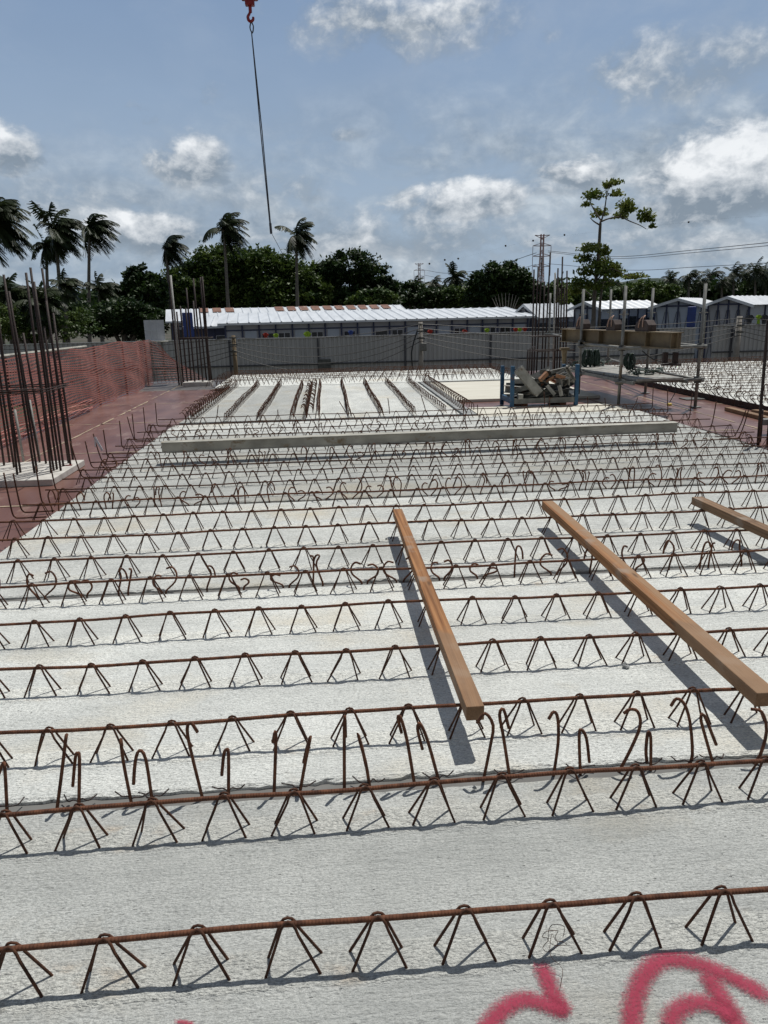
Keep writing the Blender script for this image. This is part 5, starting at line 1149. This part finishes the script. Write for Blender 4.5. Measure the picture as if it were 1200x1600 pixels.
tree('mid green tree right of the sparse tree, far left of the grove', [(1005, 455, 34, 15), (975, 464, 34, 14), (1030, 460, 30, 14)], 90, LEAFM, leaf=.32, dens=2)
tree('dark low tree beneath the palm grove', [(1075, 458, 38, 13), (1125, 456, 42, 15), (1180, 452, 42, 16)], 100, LEAFD, leaf=.34, dens=2)
tree('bushy dark tree left of the white panel', [(190, 490, 42, 20), (215, 505, 40, 22), (160, 505, 40, 20), (235, 500, 22, 20)], 50, LEAFD, group='bushes behind the left fence', leaf=.22, dens=2, name='bush')
tree('olive green bush behind the left column bars', [(40, 515, 50, 18), (100, 505, 44, 22), (10, 500, 30, 20)], 44, LEAFM, group='bushes behind the left fence', leaf=.16, dens=1.0, name='bush')
tree('dark bush filling the gap behind the olive one at the left edge', [(20, 490, 50, 24), (80, 485, 50, 24), (130, 495, 44, 22)], 56, LEAFD, group='bushes behind the left fence', leaf=.24, dens=2.2, name='bush')
# distant continuous wood
def wood_mass():
    C = []
    for i in range(900):
        px = rng.uniform(-80, 1290); py = 482-px*.012+rng.uniform(-10, 8)-4*abs(sin(px*.03)); c = atY(px, py, 104)
        C.append(blob_leaves(np.array(c)+np.array([0, rng.uniform(-6, 6), 0]), np.array([2.4, 2.4, 1.6]), 3, 16, csize=.5))
    C = np.concatenate(C); o = leaf_mesh('woodland', C, 1.0, .42, LEAFD, None); tag(o, 'low continuous dark wood on the horizon behind all huts', 'wood', kind='stuff')
    g = MB()
    for i in range(60):
        px = -80+i*23; c = atY(px, 490, 105); g.box(c.x-1.8, 103, GZ, c.x+1.8, 107, c.z+.3+.5*sin(i))
wood_mass()
# tall sparse tree
def sparse():
    Y = 35.0; b = atY(925, 512, Y); root = empty('sparse_tree', (b.x, Y, GZ), 'tall thin tree with sparse umbrella clumps beside the steel beam', 'tree'); o = Vector((b.x, Y, GZ))
    def L_(pts, r0, r1, g, dy=0):
        P = smooth_path([atY(x, y, Y+dy*(i/(len(pts)-1)))-o for i, (x, y) in enumerate(pts)], 3); n = len(P); g.tube(P, [r0+(r1-r0)*i/(n-1) for i in range(n)], 6)
    g = MB(); g.tube([(0, 0, 0), atY(927, 500, Y)-o], [.13, .11], 8)
    L_([(927, 512), (929, 460), (935, 400), (938, 350), (940, 346)], .105, .05, g)
    g2 = MB()
    for pts, dy in (([(940, 346), (932, 334), (925, 322), (920, 308)], .6), ([(938, 352), (928, 346), (922, 340)], -.4), ([(940, 346), (950, 342), (968, 339), (985, 346), (1000, 352), (1010, 358)], .5), ([(940, 344), (945, 325), (948, 305), (952, 290)], -.5),
                    ([(932, 440), (940, 430), (955, 420), (975, 428), (992, 434)], -.8), ([(931, 455), (918, 440), (910, 425), (915, 405)], .8), ([(930, 470), (915, 455), (900, 450)], .5), ([(929, 450), (940, 442), (960, 440), (972, 452), (975, 470)], .5), ([(968, 339), (975, 328), (985, 322)], .3)):
        L_(pts, .04, .014, g2, dy)
    L_([(936, 512), (938, 470), (944, 430), (945, 400)], .07, .03, g2)
    g.build('trunk', BARK, root, smooth=True); g2.build('branches', BARK, root, smooth=True)
    cl = [(955, 287, 14, 5), (948, 292, 7, 4), (930, 306, 17, 7), (955, 307, 11, 5), (922, 318, 8, 4), (944, 331, 14, 6), (968, 323, 13, 6), (984, 326, 11, 5), (978, 335, 12, 5), (995, 338, 10, 5), (1006, 345, 12, 5), (1010, 356, 6, 4),
          (920, 391, 18, 6), (934, 396, 10, 6), (915, 405, 16, 7), (945, 408, 14, 7), (930, 415, 16, 6), (962, 416, 14, 6), (910, 426, 18, 7), (940, 428, 14, 6), (975, 424, 12, 5), (985, 433, 14, 4), (900, 442, 16, 7), (925, 448, 16, 7), (950, 444, 14, 6), (896, 455, 14, 6), (893, 470, 12, 7), (958, 417, 17, 6), (973, 429, 17, 5), (986, 433, 14, 4), (925, 388, 16, 6), (1000, 342, 12, 5), (975, 330, 14, 6)]
    C = []
    for x, y, rx, ry in cl:
        c = np.array(atY(x, y, Y))+np.array([0, rng.uniform(-.9, .9), 0]); n = int(rx*ry*1.9); q = rng.normal(size=(n, 3)); q /= np.linalg.norm(q, axis=1)[:, None]; q *= rng.uniform(.2, 1.15, size=(n, 1))
        q = q*np.array([rx*1.05, rx, ry*1.5])*Y/FPX; q[:, 2] = np.where(q[:, 2] < 0, q[:, 2]*.45, q[:, 2]); C.append(c+q)
    C = np.concatenate(C)-np.array(o); leaf_mesh('crown', C, 1.0, .095, LEAFY, root, .6)
sparse()
# bare branches bush at centre right
c = atY(790, 478, 60); root = empty('bare_shrub', (c.x, 60, GZ), 'leafless pale shrub above the hut roof left of the column bars', 'shrub')
g = MB()
for i in range(9): a = (i-4)*.22; g.tube([(0, 0, 1.5), (sin(a)*1.0, 0, (c.z-GZ)), (sin(a)*1.4, .1, (c.z-GZ)+1.0*cos(a))], [.06, .035, .015], 5)
g.tube([(0, 0, 0), (0, 0, 1.6)], .1, 6); g.build('branches', LINEN, root)
